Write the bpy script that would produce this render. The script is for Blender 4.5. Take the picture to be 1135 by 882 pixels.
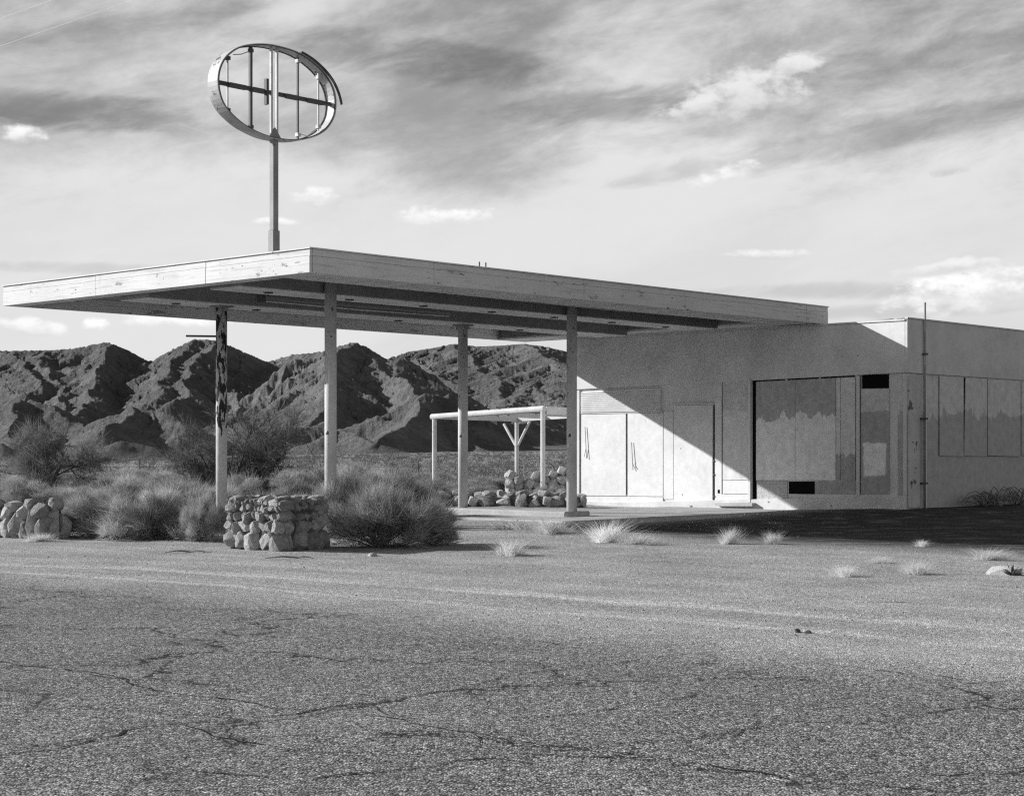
import bpy, bmesh, math, random
import numpy as np
from mathutils import Vector, Matrix, noise as mnoise

R = math.radians
random.seed(7)
RNG = np.random.default_rng(11)
for o in list(bpy.data.objects):
    bpy.data.objects.remove(o, do_unlink=True)
scene = bpy.context.scene
col = scene.collection

# ------------------------------------------------------------------ camera
EYE = 1.3
F = 1870.0            # focal length in photo pixels (photo 1135 wide)
HX, HY = 567.5, 498.0 # principal column, horizon row
cam_d = bpy.data.cameras.new('camera')
cam = bpy.data.objects.new('camera', cam_d)
col.objects.link(cam)
cam.location = (0, 0, EYE)
cam.rotation_euler = (R(90), 0, 0)
cam_d.sensor_width = 36
cam_d.lens = 36 * F / 1135
cam_d.shift_y = (HY - 441) / 1135
cam_d.clip_start = 0.1
cam_d.clip_end = 30000
scene.camera = cam
scene.view_settings.view_transform = 'Standard'
scene.view_settings.look = 'None'
scene.view_settings.gamma = 1
scene.view_settings.exposure = 0.45
scene.view_settings.use_curve_mapping = False

# ------------------------------------------------------------------ sun + sky
SUN_ELEV = R(22.4)
SUN_AZ = R(-10)                      # heading of the light: +X turned this much
trav = Vector((math.cos(SUN_AZ) * math.cos(SUN_ELEV), math.sin(SUN_AZ) * math.cos(SUN_ELEV), -math.sin(SUN_ELEV)))
sun_d = bpy.data.lights.new('sun', 'SUN')
sun_d.energy = 5.0
sun_d.angle = R(0.53)
sun_d.color = (1, 1, 1)
sun = bpy.data.objects.new('sun', sun_d)
col.objects.link(sun)
sun.rotation_euler = (-trav).to_track_quat('Z', 'Y').to_euler()
sun.location = (-40, 10, 30)

world = bpy.data.worlds.new('World')
scene.world = world
world.use_nodes = True
wt = world.node_tree
wt.nodes.clear()


class NT:
    """small node-tree helper: every method returns an output socket"""
    def __init__(s, tree):
        s.t = tree

    def node(s, kind, **kw):
        n = s.t.nodes.new(kind)
        for k, v in kw.items():
            setattr(n, k, v)
        return n

    def put(s, sock, v):
        if isinstance(v, (int, float)):
            if sock.type in ('RGBA',):
                sock.default_value = (v, v, v, 1)
            elif sock.type == 'VECTOR':
                sock.default_value = (v, v, v)
            else:
                sock.default_value = v
        elif isinstance(v, (tuple, list)):
            sock.default_value = v
        else:
            s.t.links.new(v, sock)

    def math(s, op, a, b=0.0, c=None, clamp=False):
        n = s.node('ShaderNodeMath', operation=op, use_clamp=clamp)
        s.put(n.inputs[0], a)
        s.put(n.inputs[1], b)
        if c is not None:
            s.put(n.inputs[2], c)
        return n.outputs[0]

    def vec(s, op, a, b=(0, 0, 0)):
        n = s.node('ShaderNodeVectorMath', operation=op)
        s.put(n.inputs[0], a)
        if op == 'SCALE':
            s.put(n.inputs[3], b)
        else:
            s.put(n.inputs[1], b)
        return n.outputs['Value'] if op in ('DOT_PRODUCT', 'LENGTH') else n.outputs[0]

    def noise(s, v, scale, detail=4, rough=0.55, dist=0.0):
        n = s.node('ShaderNodeTexNoise')
        s.put(n.inputs['Vector'], v)
        n.inputs['Scale'].default_value = scale
        n.inputs['Detail'].default_value = detail
        n.inputs['Roughness'].default_value = rough
        n.inputs['Distortion'].default_value = dist
        return n.outputs[0]

    def voro(s, v, scale, feature='F1', out='Distance', rand=1.0):
        n = s.node('ShaderNodeTexVoronoi', feature=feature)
        s.put(n.inputs['Vector'], v)
        n.inputs['Scale'].default_value = scale
        n.inputs['Randomness'].default_value = rand
        return n.outputs[out]

    def ramp(s, x, lo, hi, a=0.0, b=1.0, smooth=True):
        n = s.node('ShaderNodeMapRange', interpolation_type='SMOOTHSTEP' if smooth else 'LINEAR')
        s.put(n.inputs[0], x)
        s.put(n.inputs[1], lo)
        s.put(n.inputs[2], hi)
        s.put(n.inputs[3], a)
        s.put(n.inputs[4], b)
        return n.outputs[0]

    def mix(s, f, a, b):
        n = s.node('ShaderNodeMix', data_type='FLOAT')
        s.put(n.inputs[0], f)
        s.put(n.inputs[2], a)
        s.put(n.inputs[3], b)
        return n.outputs[0]

    def sep(s, v):
        n = s.node('ShaderNodeSeparateXYZ')
        s.put(n.inputs[0], v)
        return n.outputs[0], n.outputs[1], n.outputs[2]

    def comb(s, x, y, z):
        n = s.node('ShaderNodeCombineXYZ')
        s.put(n.inputs[0], x)
        s.put(n.inputs[1], y)
        s.put(n.inputs[2], z)
        return n.outputs[0]


def build_world():
    w = NT(wt)
    sky = w.node('ShaderNodeTexSky', sky_type='NISHITA')
    sky.sun_disc = False
    sky.sun_elevation = SUN_ELEV
    # light travels along trav: the sun stands at azimuth of -trav
    sky.sun_rotation = math.atan2(-trav.x, -trav.y)
    sky.dust_density = 1.5
    bw = w.node('ShaderNodeRGBToBW')
    w.put(bw.inputs[0], sky.outputs[0])
    tc = w.node('ShaderNodeTexCoord')
    d = tc.outputs['Generated']
    x, y, z = w.sep(d)
    hyp = w.math('SQRT', w.math('ADD', w.math('MULTIPLY', x, x), w.math('MULTIPLY', y, y)))
    te = w.math('DIVIDE', z, w.math('MAXIMUM', hyp, 0.02))       # tangent of the elevation
    az = w.math('ARCTAN2', x, y)
    # streaky high cloud, stretched along the horizon and slanted
    zz = w.math('SUBTRACT', w.math('MULTIPLY', z, 2.7), w.math('MULTIPLY', x, 0.5))
    p = w.comb(x, y, zz)
    big = w.noise(w.vec('ADD', p, (1.7, 0.3, 0.62)), 4.2, 4, 0.55, 0.7)
    fine = w.noise(w.vec('ADD', p, (5.1, 2.0, 0.1)), 12.0, 7, 0.70, 0.2)
    tot = w.math('ADD', w.math('MULTIPLY', big, 0.60), w.math('MULTIPLY', fine, 0.42))
    streak = w.ramp(tot, 0.36, 0.66)
    veil = w.ramp(w.math('MULTIPLY_ADD', w.math('SUBTRACT', tot, .51), -.24, te), 0.148, 0.225, 1.0, 0.0)          # even pale veil low in the sky
    lowvar = w.ramp(tot, 0.36, 0.62, 0.94, 1.03)
    fade = w.ramp(te, 0.25, 0.75, 1.0, 0.20)           # cloud thins out overhead
    blue = w.math('MULTIPLY', bw.outputs[0], SKY_BLUE)
    cloud = w.math('MULTIPLY', w.mix(veil, SKY_CLOUD_HI, w.math('MULTIPLY', lowvar, SKY_CLOUD_LO)), fade)
    val = w.mix(w.math('MAXIMUM', streak, veil), blue, cloud)
    val = w.mix(w.ramp(z, -0.02, 0.0), 1.5, val)       # below the horizon, never seen
    base = val

    def px(u, v):                                     # photo pixel -> azimuth, elevation tangent
        a = math.atan2(u - HX, F)
        return a, (HY - v) / F * math.cos(a)

    nb = w.noise(w.comb(w.math('MULTIPLY', az, 22.0), w.math('MULTIPLY', w.math('SUBTRACT', te, w.math('MULTIPLY', az, .15)), 70.0), 1.0), 1.0, 5, 0.62, 0.6)
    nbs = w.math('MULTIPLY', w.math('SUBTRACT', nb, 0.5), 3.0)

    def blob(u, v, wu, hv, slant=0.0, n=nbs):
        a0, t0 = px(u, v)
        da = w.math('MULTIPLY', w.math('SUBTRACT', az, a0), F / wu)
        dt = w.math('MULTIPLY_ADD', te, F / hv, -t0 * F / hv)
        if slant:
            dt = w.math('MULTIPLY_ADD', da, -slant * wu / hv, dt)
        r2 = w.math('MULTIPLY_ADD', da, da, w.math('MULTIPLY', dt, dt))
        return w.math('SUBTRACT', n, r2), dt

    # darker open gaps between the high streaks, and long grey bands lower down
    dark = None
    for (u, v, wu, hv, sl, amt) in [(40, 122, 170, 22, -0.02, .62), (470, 66, 190, 26, -0.12, .50), (690, 116, 150, 20, .08, .55),
                                    (960, 152, 240, 20, .16, .42), (130, 30, 190, 14, .2, .35), (1060, 60, 200, 22, .1, .40),
                                    (930, 322, 150, 10, 0, .26), (980, 346, 130, 8, 0, .24), (120, 298, 170, 7, 0, .22)]:
        b, _ = blob(u, v, wu, hv, sl)
        m = w.ramp(b, -1.4, 0.1, 0.0, amt * .72)
        dark = m if dark is None else w.math('MAXIMUM', dark, m)
    val = w.math('MULTIPLY', val, w.math('SUBTRACT', 1.0, dark))

    # small cumulus, sunlit above and grey below
    nc = w.noise(w.comb(w.math('MULTIPLY', az, 62.0), w.math('MULTIPLY', te, 95.0), 7.0), 1.0, 5, 0.6)
    ncs = w.math('MULTIPLY', w.math('SUBTRACT', nc, 0.5), 3.4)
    for (u, v, wu, hv, sl, br) in [(492, 239, 62, 13, 0, 1.0), (805, 193, 42, 12, .25, 1.0), (108, 360, 17, 9, 0, 1.05),
                                   (40, 362, 40, 11, -.15, .95), (190, 357, 70, 10, -.05, 1.0), (25, 149, 26, 11, 0, .95),
                                   (345, 217, 28, 13, 0, .96), (305, 246, 26, 6, 0, .93),
                                   (820, 104, 88, 34, .2, .80), (885, 70, 26, 16, 0, .82), (770, 118, 40, 12, .2, .80), (1068, 322, 84, 28, .1, 1.0),
                                   (1050, 296, 55, 9, .1, .86), (1050, 188, 22, 8, .1, .72), (850, 282, 50, 7, 0, .88),
                                   (1450, 330, 90, 20, 0, .95), (-300, 345, 80, 14, 0, .95)]:
        b, dt = blob(u, v, wu, hv, sl, ncs)
        m = w.ramp(b, -1.1, 0.1, 0.0, 0.97)
        lit = w.ramp(w.math('MULTIPLY_ADD', ncs, 0.55, dt), -1.1, 0.6, SKY_CUM * br * .70, SKY_CUM * br)
        val = w.mix(m, val, lit)
    bg0 = w.node('ShaderNodeBackground')
    bg1 = w.node('ShaderNodeBackground')
    for b_, v_ in ((bg0, base), (bg1, val)):
        w.put(b_.inputs[0], v_)
        b_.inputs[1].default_value = 0.1
    # single clouds only stand in this part of the sky; elsewhere skip working them out
    part = w.math('MULTIPLY', w.math('LESS_THAN', te, 0.36), w.math('LESS_THAN', w.math('ABSOLUTE', az), 0.75))
    part = w.math('MULTIPLY', part, w.math('GREATER_THAN', te, 0.0))
    ms = w.node('ShaderNodeMixShader')
    w.put(ms.inputs[0], part)
    wt.links.new(bg0.outputs[0], ms.inputs[1])
    wt.links.new(bg1.outputs[0], ms.inputs[2])
    out = w.node('ShaderNodeOutputWorld')
    wt.links.new(ms.outputs[0], out.inputs[0])
    world.cycles.sampling_method = 'MANUAL'
    world.cycles.sample_map_resolution = 512


SKY_BLUE, SKY_CLOUD_HI, SKY_CLOUD_LO, SKY_CUM = 0.78, 5.4, 5.6, 7.7
build_world()

# ------------------------------------------------------------------ frames of reference
# the station stands turned: r runs along the canopy front (away to the right), l along its left edge (away to the left)
RV = Vector((0.6794, 0.7337, 0))
LV = Vector((-0.7337, 0.6794, 0))
AO = Vector((-2.96, 24.7, 0))
ROT = math.atan2(RV.y, RV.x)


def S(r, l, z=0.0):
    return AO + RV * r + LV * l + Vector((0, 0, z))


def toS(x, y):
    d = Vector((x, y, 0)) - AO
    return d.dot(RV), d.dot(LV)


def at(px, py, Y):
    """photo pixel at a given distance -> world point"""
    return Vector(((px - HX) * Y / F, Y, EYE + (HY - py) * Y / F))


def gnd(px, py, z=0.0):
    """photo pixel on level ground -> world point"""
    Y = (EYE - z) * F / (py - HY)
    return Vector(((px - HX) * Y / F, Y, z))


XF = 13.9             # the shop front stands at r = XF
YC = -1.88            # its right corner at l = YC


def fp(px, py):
    k = (px - HX) / F
    b = S(XF, 0)
    l = (k * b.y - b.x) / (LV.x - k * LV.y)
    Y = b.y + LV.y * l
    return l, EYE + (HY - py) * Y / F


def rp(px, py):
    k = (px - HX) / F
    b = S(0, YC)
    r = (k * b.y - b.x) / (RV.x - k * RV.y)
    Y = b.y + RV.y * r
    return r, EYE + (HY - py) * Y / F


# ------------------------------------------------------------------ numpy noise
def _hash(ix, iy, seed):
    h = (ix.astype(np.int64) * 374761393 + iy.astype(np.int64) * 668265263 + seed * 1274126177) & 0x7fffffff
    h = ((h ^ (h >> 13)) * 1274126177) & 0x7fffffff
    h = h ^ (h >> 16)
    return h


def pnoise(x, y, seed=0):
    x = np.asarray(x, dtype=float)
    y = np.asarray(y, dtype=float)
    ix = np.floor(x).astype(np.int64)
    iy = np.floor(y).astype(np.int64)
    fx = x - ix
    fy = y - iy
    u = fx * fx * fx * (fx * (fx * 6 - 15) + 10)
    v = fy * fy * fy * (fy * (fy * 6 - 15) + 10)

    def g(a, b, dx, dy):
        ang = _hash(a, b, seed) % 4096 * (2 * np.pi / 4096)
        return np.cos(ang) * dx + np.sin(ang) * dy
    n00 = g(ix, iy, fx, fy)
    n10 = g(ix + 1, iy, fx - 1, fy)
    n01 = g(ix, iy + 1, fx, fy - 1)
    n11 = g(ix + 1, iy + 1, fx - 1, fy - 1)
    return ((n00 * (1 - u) + n10 * u) * (1 - v) + (n01 * (1 - u) + n11 * u) * v) * 1.5


def fbm(x, y, octv=4, seed=0, gain=0.5):
    t = 0
    a = 1
    for i in range(octv):
        t = t + a * pnoise(x * 2 ** i, y * 2 ** i, seed + i)
        a *= gain
    return t


def ridged(x, y, octv=5, seed=0, gain=0.5):
    t = 0
    a = 1
    wgt = 1
    for i in range(octv):
        n = 1 - np.abs(pnoise(x * 2 ** i, y * 2 ** i, seed + i))
        n = n * n * wgt
        wgt = np.clip(n * 1.6, 0, 1)
        t = t + a * n
        a *= gain
    return t


def sstep(a, b, x):
    t = np.clip((x - a) / (b - a), 0, 1)
    return t * t * (3 - 2 * t)


def ground_z(x, y):
    """height of the ground sheet"""
    x = np.asarray(x, dtype=float)
    y = np.asarray(y, dtype=float)
    d = np.sqrt(x * x + y * y)
    dx = x - AO.x
    dy = y - AO.y
    r = dx * RV.x + dy * RV.y
    l = dx * LV.x + dy * LV.y
    z = 0.012 * fbm(x * 0.55, y * 0.55, 3, 5)
    # ground climbs a little towards the corner of the shop
    z = z + 0.11 * sstep(2.0, -1.5, l) * sstep(8.5, 13.5, r) * sstep(-30, -10, l)
    # rough ground among the shrubs
    rough = sstep(-2.0, 0.5, r) * sstep(5.4, 7.0, l)
    rough = np.maximum(rough, sstep(2.0, 6.0, l - 6.0))
    z = z + rough * (0.05 * fbm(x * 0.9, y * 0.9, 3, 9) + 0.02)
    # low sand mounds in front of the canopy
    for (mx, my, mr, mh) in MOUNDS:
        z = z + mh * np.exp(-(((x - mx) / (mr * 1.7)) ** 2 + ((y - my) / mr) ** 2))
    # the far plain sinks to the left and rolls a little
    a = np.arctan2(x, y)
    far = sstep(70, 1500, d)
    z = z - far * (7.0 * sstep(0.02, -0.25, a) + 0.6)
    z = z + sstep(60, 400, d) * 0.5 * fbm(x * 0.006, y * 0.006, 3, 21)
    return z


MOUNDS = []
for (mu, mv, mr, mh) in [(600, 590, .5, .05), (675, 594, .6, .06), (560, 600, .5, .03), (880, 596, .4, .02)]:
    g = gnd(mu, mv)
    MOUNDS.append((g.x, g.y, mr, mh))


def gz(x, y):
    return float(ground_z(np.array([x]), np.array([y]))[0])


# ------------------------------------------------------------------ materials
MATS = {}


def gm(v):
    return (v, v, v, 1)


def material(name, build, rough=0.85, spec=0.25):
    m = bpy.data.materials.new(name)
    m.use_nodes = True
    t = m.node_tree
    n = NT(t)
    b = t.nodes['Principled BSDF']
    b.inputs['Roughness'].default_value = rough
    b.inputs['Specular IOR Level'].default_value = spec
    c, h, hd = build(n)
    n.put(b.inputs['Base Color'], c)
    if h is not None:
        bp = n.node('ShaderNodeBump')
        bp.inputs['Strength'].default_value = 1.0
        bp.inputs['Distance'].default_value = hd
        n.put(bp.inputs['Height'], h)
        t.links.new(bp.outputs[0], b.inputs['Normal'])
    MATS[name] = m
    return m


def coords(n, kind='Object'):
    return n.node('ShaderNodeTexCoord').outputs[kind]


def orand(n):
    return n.node('ShaderNodeObjectInfo').outputs['Random']


def paint(name, base, dirt, spots=0.0, spot_scale=9.0, streak=0.0, rough=0.8, bump=0.004, spot_val=0.06, grime=0.25, seedv=(0, 0, 0)):
    """weathered paint: broad patchy tone, vertical streaks, flaked spots with their own shape"""
    def f(n):
        p = n.vec('ADD', coords(n), seedv)
        big = n.ramp(n.noise(p, 1.3, 5, 0.6), 0.35, 0.7)
        med = n.noise(p, 7.0, 5, 0.6)
        v = n.mix(n.math('MULTIPLY', big, grime), base, dirt)
        v = n.math('MULTIPLY', v, n.ramp(med, 0.25, 0.75, 0.93, 1.05))
        if streak:
            q = n.vec('MULTIPLY', p, (9.0, 9.0, 0.7))
            st = n.ramp(n.noise(q, 1.0, 4, 0.6), 0.55, 0.8)
            v = n.mix(n.math('MULTIPLY', st, streak), v, dirt)
        h = n.noise(p, 60, 3, 0.6)
        if spots:
            s = n.noise(p, spot_scale, 6, 0.62)
            lim = 0.74 - spots * 0.25
            m = n.ramp(s, lim, lim + 0.025)
            v = n.mix(m, v, spot_val)
            h = n.math('SUBTRACT', h, n.math('MULTIPLY', m, 1.5))
        return v, h, bump
    return material(name, f, rough)


paint('canopy_paint', .60, .36, .16, 5.0, .35, grime=.5)


def fascia_mat():
    def f(n):
        p = coords(n)
        big = n.ramp(n.noise(p, .9, 5, .6), .3, .7)
        g = n.noise(n.vec('MULTIPLY', p, (1.1, 1.1, 22.0)), 1.0, 6, .65)
        v = n.mix(n.math('MULTIPLY', big, .5), .64, .50)
        v = n.mix(n.math('MULTIPLY', n.ramp(g, .50, .70), .5), v, .30)
        fl = n.noise(n.vec('MULTIPLY', p, (3.0, 3.0, 11.0)), 1.0, 6, .66)
        m_ = n.ramp(n.math('ADD', fl, n.math('MULTIPLY', n.math('SUBTRACT', big, .5), .10)), .635, .67)
        v = n.mix(m_, v, .30)
        h_ = n.noise(n.vec('MULTIPLY', p, (4.0, 4.0, 16.0)), 1.0, 3, .6)
        hole = n.ramp(h_, .69, .705)
        v = n.mix(hole, v, .03)
        run = n.ramp(n.noise(n.vec('MULTIPLY', p, (9.0, 9.0, .8)), 1.0, 4, .6), .56, .78)
        v = n.math('MULTIPLY', v, n.mix(n.math('MULTIPLY', run, .30), 1.0, .55))
        return v, n.math('SUBTRACT', g, n.math('MULTIPLY', m_, .6)), .008
    material('fascia_paint', f, .85, .2)

    def c(n):
        p = coords(n)
        x, y, z = n.sep(p)
        v = n.math('MULTIPLY', .50, n.ramp(n.noise(p, 6, 5, .6), .25, .75, .8, 1.08))
        nn = n.noise(n.vec('MULTIPLY', p, (1, 1, .3)), 11.0, 6, .62)
        lim = n.ramp(z, 1.2, 1.9, .70, .485)
        m_ = n.ramp(n.math('SUBTRACT', nn, lim), 0.0, .02)
        v = n.mix(m_, v, .03)
        return v, n.math('SUBTRACT', n.noise(p, 50, 3, .6), n.math('MULTIPLY', m_, 1.4)), .004
    material('column_flaked', c, .85, .2)


fascia_mat()
paint('beam_shade_paint', .26, .15, .12, 6.0, .35, grime=.5)  # darker than canopy_paint: shade on beam and trough sides put into the colour
paint('column_paint', .56, .34, .42, 7.0, .4, grime=.6, seedv=(3, 1, 0))
paint('wall_white', .64, .46, .14, 7.0, .25, grime=.6, bump=.0012)
paint('wall_upper', .63, .46, .13, 6.0, .28, grime=.6, bump=.0012)
paint('board_white', .67, .52, .16, 8.0, .2, grime=.5, bump=.0012)
paint('board_trim', .62, .40, .2, 8.0, .3)
paint('plinth', .62, .40, .2, 6.0, .1, grime=.5)
paint('sign_metal', .60, .24, .50, 7.0, .3, grime=.7, rough=.5, spot_val=.10)
paint('sign_dark', .10, .05, .2, 9.0, .2, grime=.6, rough=.6)
paint('sign_light', .62, .32, .25, 12.0, .2, grime=.6, rough=.6)
paint('pole_metal', .30, .17, .3, 7.0, .5, grime=.7, rough=.6, spot_val=.12)
paint('pergola_wood', .58, .34, .22, 9.0, .1, grime=.5)
paint('dark_wood', .07, .04, .1)
paint('roof_felt', .20, .12, 0.0)
paint('rust_metal', .11, .06, .2, 9.0)
paint('wire_metal', .55, .4, 0.0)
paint('fence_wood', .12, .07, 0.0)
material('black_void', lambda n: (0.008, None, 0), 0.95, 0.05)


def patched(name, base, dark, light, line_z, amp, light_box=None, plain=None):
    """boards repainted by roller: ragged edge between two tones of paint"""
    def f(n):
        p = coords(n)
        x, y, z = n.sep(p)
        q = n.comb(n.math('MULTIPLY', y, 1.0), n.math('MULTIPLY', x, 1.0), n.math('MULTIPLY', z, 0.35))
        stepn = n.noise(q, 2.6, 4, 0.62, 0.4)
        rag = n.math('ADD', n.math('MULTIPLY', n.math('SUBTRACT', stepn, 0.5), amp), n.math('MULTIPLY', n.math('SUBTRACT', n.noise(p, 9.0, 4), 0.5), 0.12))
        zz = n.math('ADD', z, rag)
        m = n.ramp(zz, line_z - 0.01, line_z + 0.012)
        med = n.ramp(n.noise(p, 6.0, 5, 0.65), 0.25, 0.75, 0.84, 1.12)
        curl = n.ramp(n.noise(n.vec('MULTIPLY', p, (6, 6, 6)), 1.4, 4, 0.6, 2.0), 0.35, 0.65, 0.94, 1.06)
        v = n.mix(m, light, n.math('MULTIPLY', dark, curl))
        if light_box:
            (y0, y1, z0, z1) = light_box
            e = n.math('MULTIPLY', n.math('SUBTRACT', n.noise(p, 5.0, 4), 0.5), 0.14)
            inside = n.math('MULTIPLY', n.ramp(n.math('ADD', y, e), y0 - .02, y0 + .02), n.ramp(n.math('ADD', y, e), y1 + .02, y1 - .02))
            inside = n.math('MULTIPLY', inside, n.math('MULTIPLY', n.ramp(n.math('ADD', z, e), z0 - .02, z0 + .02), n.ramp(n.math('ADD', z, e), z1 + .02, z1 - .02)))
            v = n.mix(inside, v, base)
        v = n.math('MULTIPLY', v, med)
        st = n.ramp(n.noise(n.vec('MULTIPLY', p, (8, 8, 0.6)), 1.0, 4, 0.6), 0.5, 0.85, 1.0, 0.86)
        return n.math('MULTIPLY', v, st), n.noise(p, 40, 4, 0.6), 0.0015
    return material(name, f, 0.85)


def concrete_mat():
    def f(n):
        p = coords(n)
        v = n.mix(n.ramp(n.noise(p, 1.1, 6, 0.65), .3, .7), .34, .46)
        v = n.math('MULTIPLY', v, n.ramp(n.noise(p, 14, 5, .65), .2, .8, .85, 1.1))
        sp = n.ramp(n.noise(p, 30, 4, .6), .66, .70)
        v = n.mix(n.math('MULTIPLY', sp, .6), v, .12)
        return v, n.noise(p, 45, 5, .65), .006
    material('concrete', f, .9, .15)


concrete_mat()


def stone_mat():
    def f(n):
        p = coords(n)
        rnd = orand(n)
        pp = n.vec('ADD', p, n.comb(n.math('MULTIPLY', rnd, 40.0), n.math('MULTIPLY', rnd, 17.0), 0.0))
        v = n.mix(rnd, .28, .52)
        v = n.math('MULTIPLY', v, n.ramp(n.noise(pp, 3.0, 6, .65), .25, .75, .65, 1.25))
        v = n.math('MULTIPLY', v, n.ramp(n.noise(pp, 22, 4, .6), .25, .75, .85, 1.12))
        return v, n.math('ADD', n.noise(pp, 5, 6, .65), n.math('MULTIPLY', n.noise(pp, 24, 4, .6), .35)), .055
    material('stone', f, .9, .15)

    def g(n):
        p = coords(n)
        return n.mix(n.noise(p, 9, 6, .65), .05, .15), n.noise(p, 30, 5, .7), .03
    material('mortar', g, .95, .1)


stone_mat()


def leafy(name, lo, hi, transl=0.25):
    m = bpy.data.materials.new(name)
    m.use_nodes = True
    t = m.node_tree
    n = NT(t)
    b = t.nodes['Principled BSDF']
    b.inputs['Roughness'].default_value = .8
    b.inputs['Specular IOR Level'].default_value = .15
    at_ = n.node('ShaderNodeAttribute', attribute_name='tone')
    rnd = orand(n)
    v = n.mix(at_.outputs['Fac'], lo, hi)
    v = n.math('MULTIPLY', v, n.ramp(rnd, 0, 1, .8, 1.15, False))
    n.put(b.inputs['Base Color'], v)
    tr = n.node('ShaderNodeBsdfTranslucent')
    n.put(tr.inputs[0], v)
    ms = n.node('ShaderNodeMixShader')
    ms.inputs[0].default_value = transl
    t.links.new(b.outputs[0], ms.inputs[1])
    t.links.new(tr.outputs[0], ms.inputs[2])
    t.links.new(ms.outputs[0], t.nodes['Material Output'].inputs[0])
    MATS[name] = m


leafy('shrub_foliage', .17, .56, .3)
leafy('twig_foliage', .10, .30)
leafy('dry_grass', .55, .92, .5)
leafy('scrub_foliage', .10, .30, .1)
paint('bark', .07, .04, 0.0, bump=.01)
paint('dry_stalk', .16, .08, 0.0)
paint('agave_leaf', .05, .03, 0.0)


def ground_material():
    m = bpy.data.materials.new('desert_ground')
    m.use_nodes = True
    t = m.node_tree
    n = NT(t)
    b = t.nodes['Principled BSDF']
    b.inputs['Roughness'].default_value = .93
    b.inputs['Specular IOR Level'].default_value = .12
    p = coords(n)
    x, y, z = n.sep(p)
    vr = n.math('ADD', n.math('MULTIPLY', x, RV.x), n.math('MULTIPLY', y, RV.y))      # distance across the road
    vl = n.math('ADD', n.math('MULTIPLY', x, LV.x), n.math('MULTIPLY', y, LV.y))
    flat = n.comb(x, y, 0.0)
    edge = n.math('MULTIPLY', n.math('SUBTRACT', n.noise(flat, .55, 5, .6), .5), 1.3)
    along = n.comb(n.math('MULTIPLY', vl, .12), n.math('MULTIPLY', vr, 1.6), 0.0)
    band = n.noise(along, 1.0, 5, .6)
    ve = n.math('ADD', vr, edge)
    # 0 old chip-seal road, 1 dusty shoulder
    dust = n.ramp(ve, 8.1, 9.7)
    dust = n.math('MULTIPLY', dust, n.ramp(band, .25, .6, .8, 1.0))
    # tyre lines of pale dust swinging along the shoulder
    over = n.math('MAXIMUM', n.math('SUBTRACT', vl, 14.0), 0.0)
    line = n.math('SUBTRACT', n.math('MULTIPLY_ADD', vl, -.06, 11.75), n.math('MULTIPLY', n.math('MULTIPLY', over, over), .07))
    off = n.math('SUBTRACT', vr, line)
    off = n.math('ADD', off, n.math('MULTIPLY', n.math('SUBTRACT', n.noise(flat, .9, 4, .6), .5), .22))
    trk = None
    for (c0, wd, amt) in [(0.0, .10, .95), (.22, .06, .5), (-1.05, .09, .7), (-.8, .05, .35), (1.2, .12, .3)]:
        dd = n.math('ABSOLUTE', n.math('SUBTRACT', off, c0))
        k = n.ramp(dd, wd * 1.9, wd * .3, 0.0, amt)
        trk = k if trk is None else n.math('MAXIMUM', trk, k)
    trk = n.math('MULTIPLY', trk, n.ramp(n.noise(flat, .5, 4), .30, .60, .35, 1.0))
    # chips
    cell = n.node('ShaderNodeTexVoronoi', feature='F1')
    n.put(cell.inputs['Vector'], flat)
    cell.inputs['Scale'].default_value = 92.0
    chip = n.sep(cell.outputs['Color'])[0]
    cell2 = n.node('ShaderNodeTexVoronoi', feature='F1')
    n.put(cell2.inputs['Vector'], flat)
    cell2.inputs['Scale'].default_value = 42.0
    chip2 = n.sep(cell2.outputs['Color'])[1]
    chipv = n.math('MULTIPLY', n.ramp(chip, 0, 1, .15, 1.85, False), n.ramp(chip2, 0, 1, .55, 1.45, False))
    spk = n.noise(flat, 24.0, 4, .75)
    chipv = n.math('MULTIPLY', chipv, n.ramp(spk, .3, .7, .62, 1.38))
    road = n.mix(n.ramp(n.noise(flat, .45, 5, .6), .3, .7), .180, .225)
    road = n.math('MULTIPLY', road, n.ramp(n.noise(flat, 2.3, 4, .6), .3, .7, .93, 1.06))
    sand = n.mix(n.ramp(n.noise(flat, .8, 5, .6), .3, .7), .32, .43)
    sand = n.math('MULTIPLY', sand, n.ramp(band, .3, .7, .93, 1.05))
    sand = n.mix(trk, sand, .58)
    # forecourt asphalt, old and dark, with blown sand on it
    fore = n.math('MULTIPLY', n.ramp(vr, 18.6, 21.0), n.ramp(vl, 19.3, 17.6))
    fore = n.math('MULTIPLY', fore, n.ramp(n.noise(flat, 1.6, 5, .6), .28, .5, .45, 1.0))
    sand = n.mix(fore, sand, .045)
    near = n.mix(n.math('MAXIMUM', dust, n.math('MULTIPLY', trk, .8)), road, sand)
    near = n.math('MULTIPLY', near, n.mix(n.math('MULTIPLY', dust, .42), chipv, 1.0))
    # a network of old cracks, dirt-filled, in the road
    w1_ = n.noise(flat, .8, 5, .6)
    w2_ = n.noise(n.vec('ADD', flat, (31.0, 7.0, 0)), .8, 5, .6)
    wq = n.comb(n.math('ADD', x, n.math('MULTIPLY', w1_, 2.2)), n.math('ADD', y, n.math('MULTIPLY', w2_, 2.2)), 0.0)
    ce = n.voro(wq, .34, 'DISTANCE_TO_EDGE')
    present = n.ramp(n.noise(flat, .5, 4, .6), .36, .50)
    core_ = n.math('MULTIPLY', n.ramp(n.math('ADD', ce, n.math('MULTIPLY', n.math('SUBTRACT', n.noise(flat, 9.0, 3), .5), .008)), .0055, .0015), present)
    soft = n.math('MULTIPLY', n.ramp(ce, .032, .0), n.ramp(n.noise(flat, 1.7, 4, .6), .35, .65, .04, .22))
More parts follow.
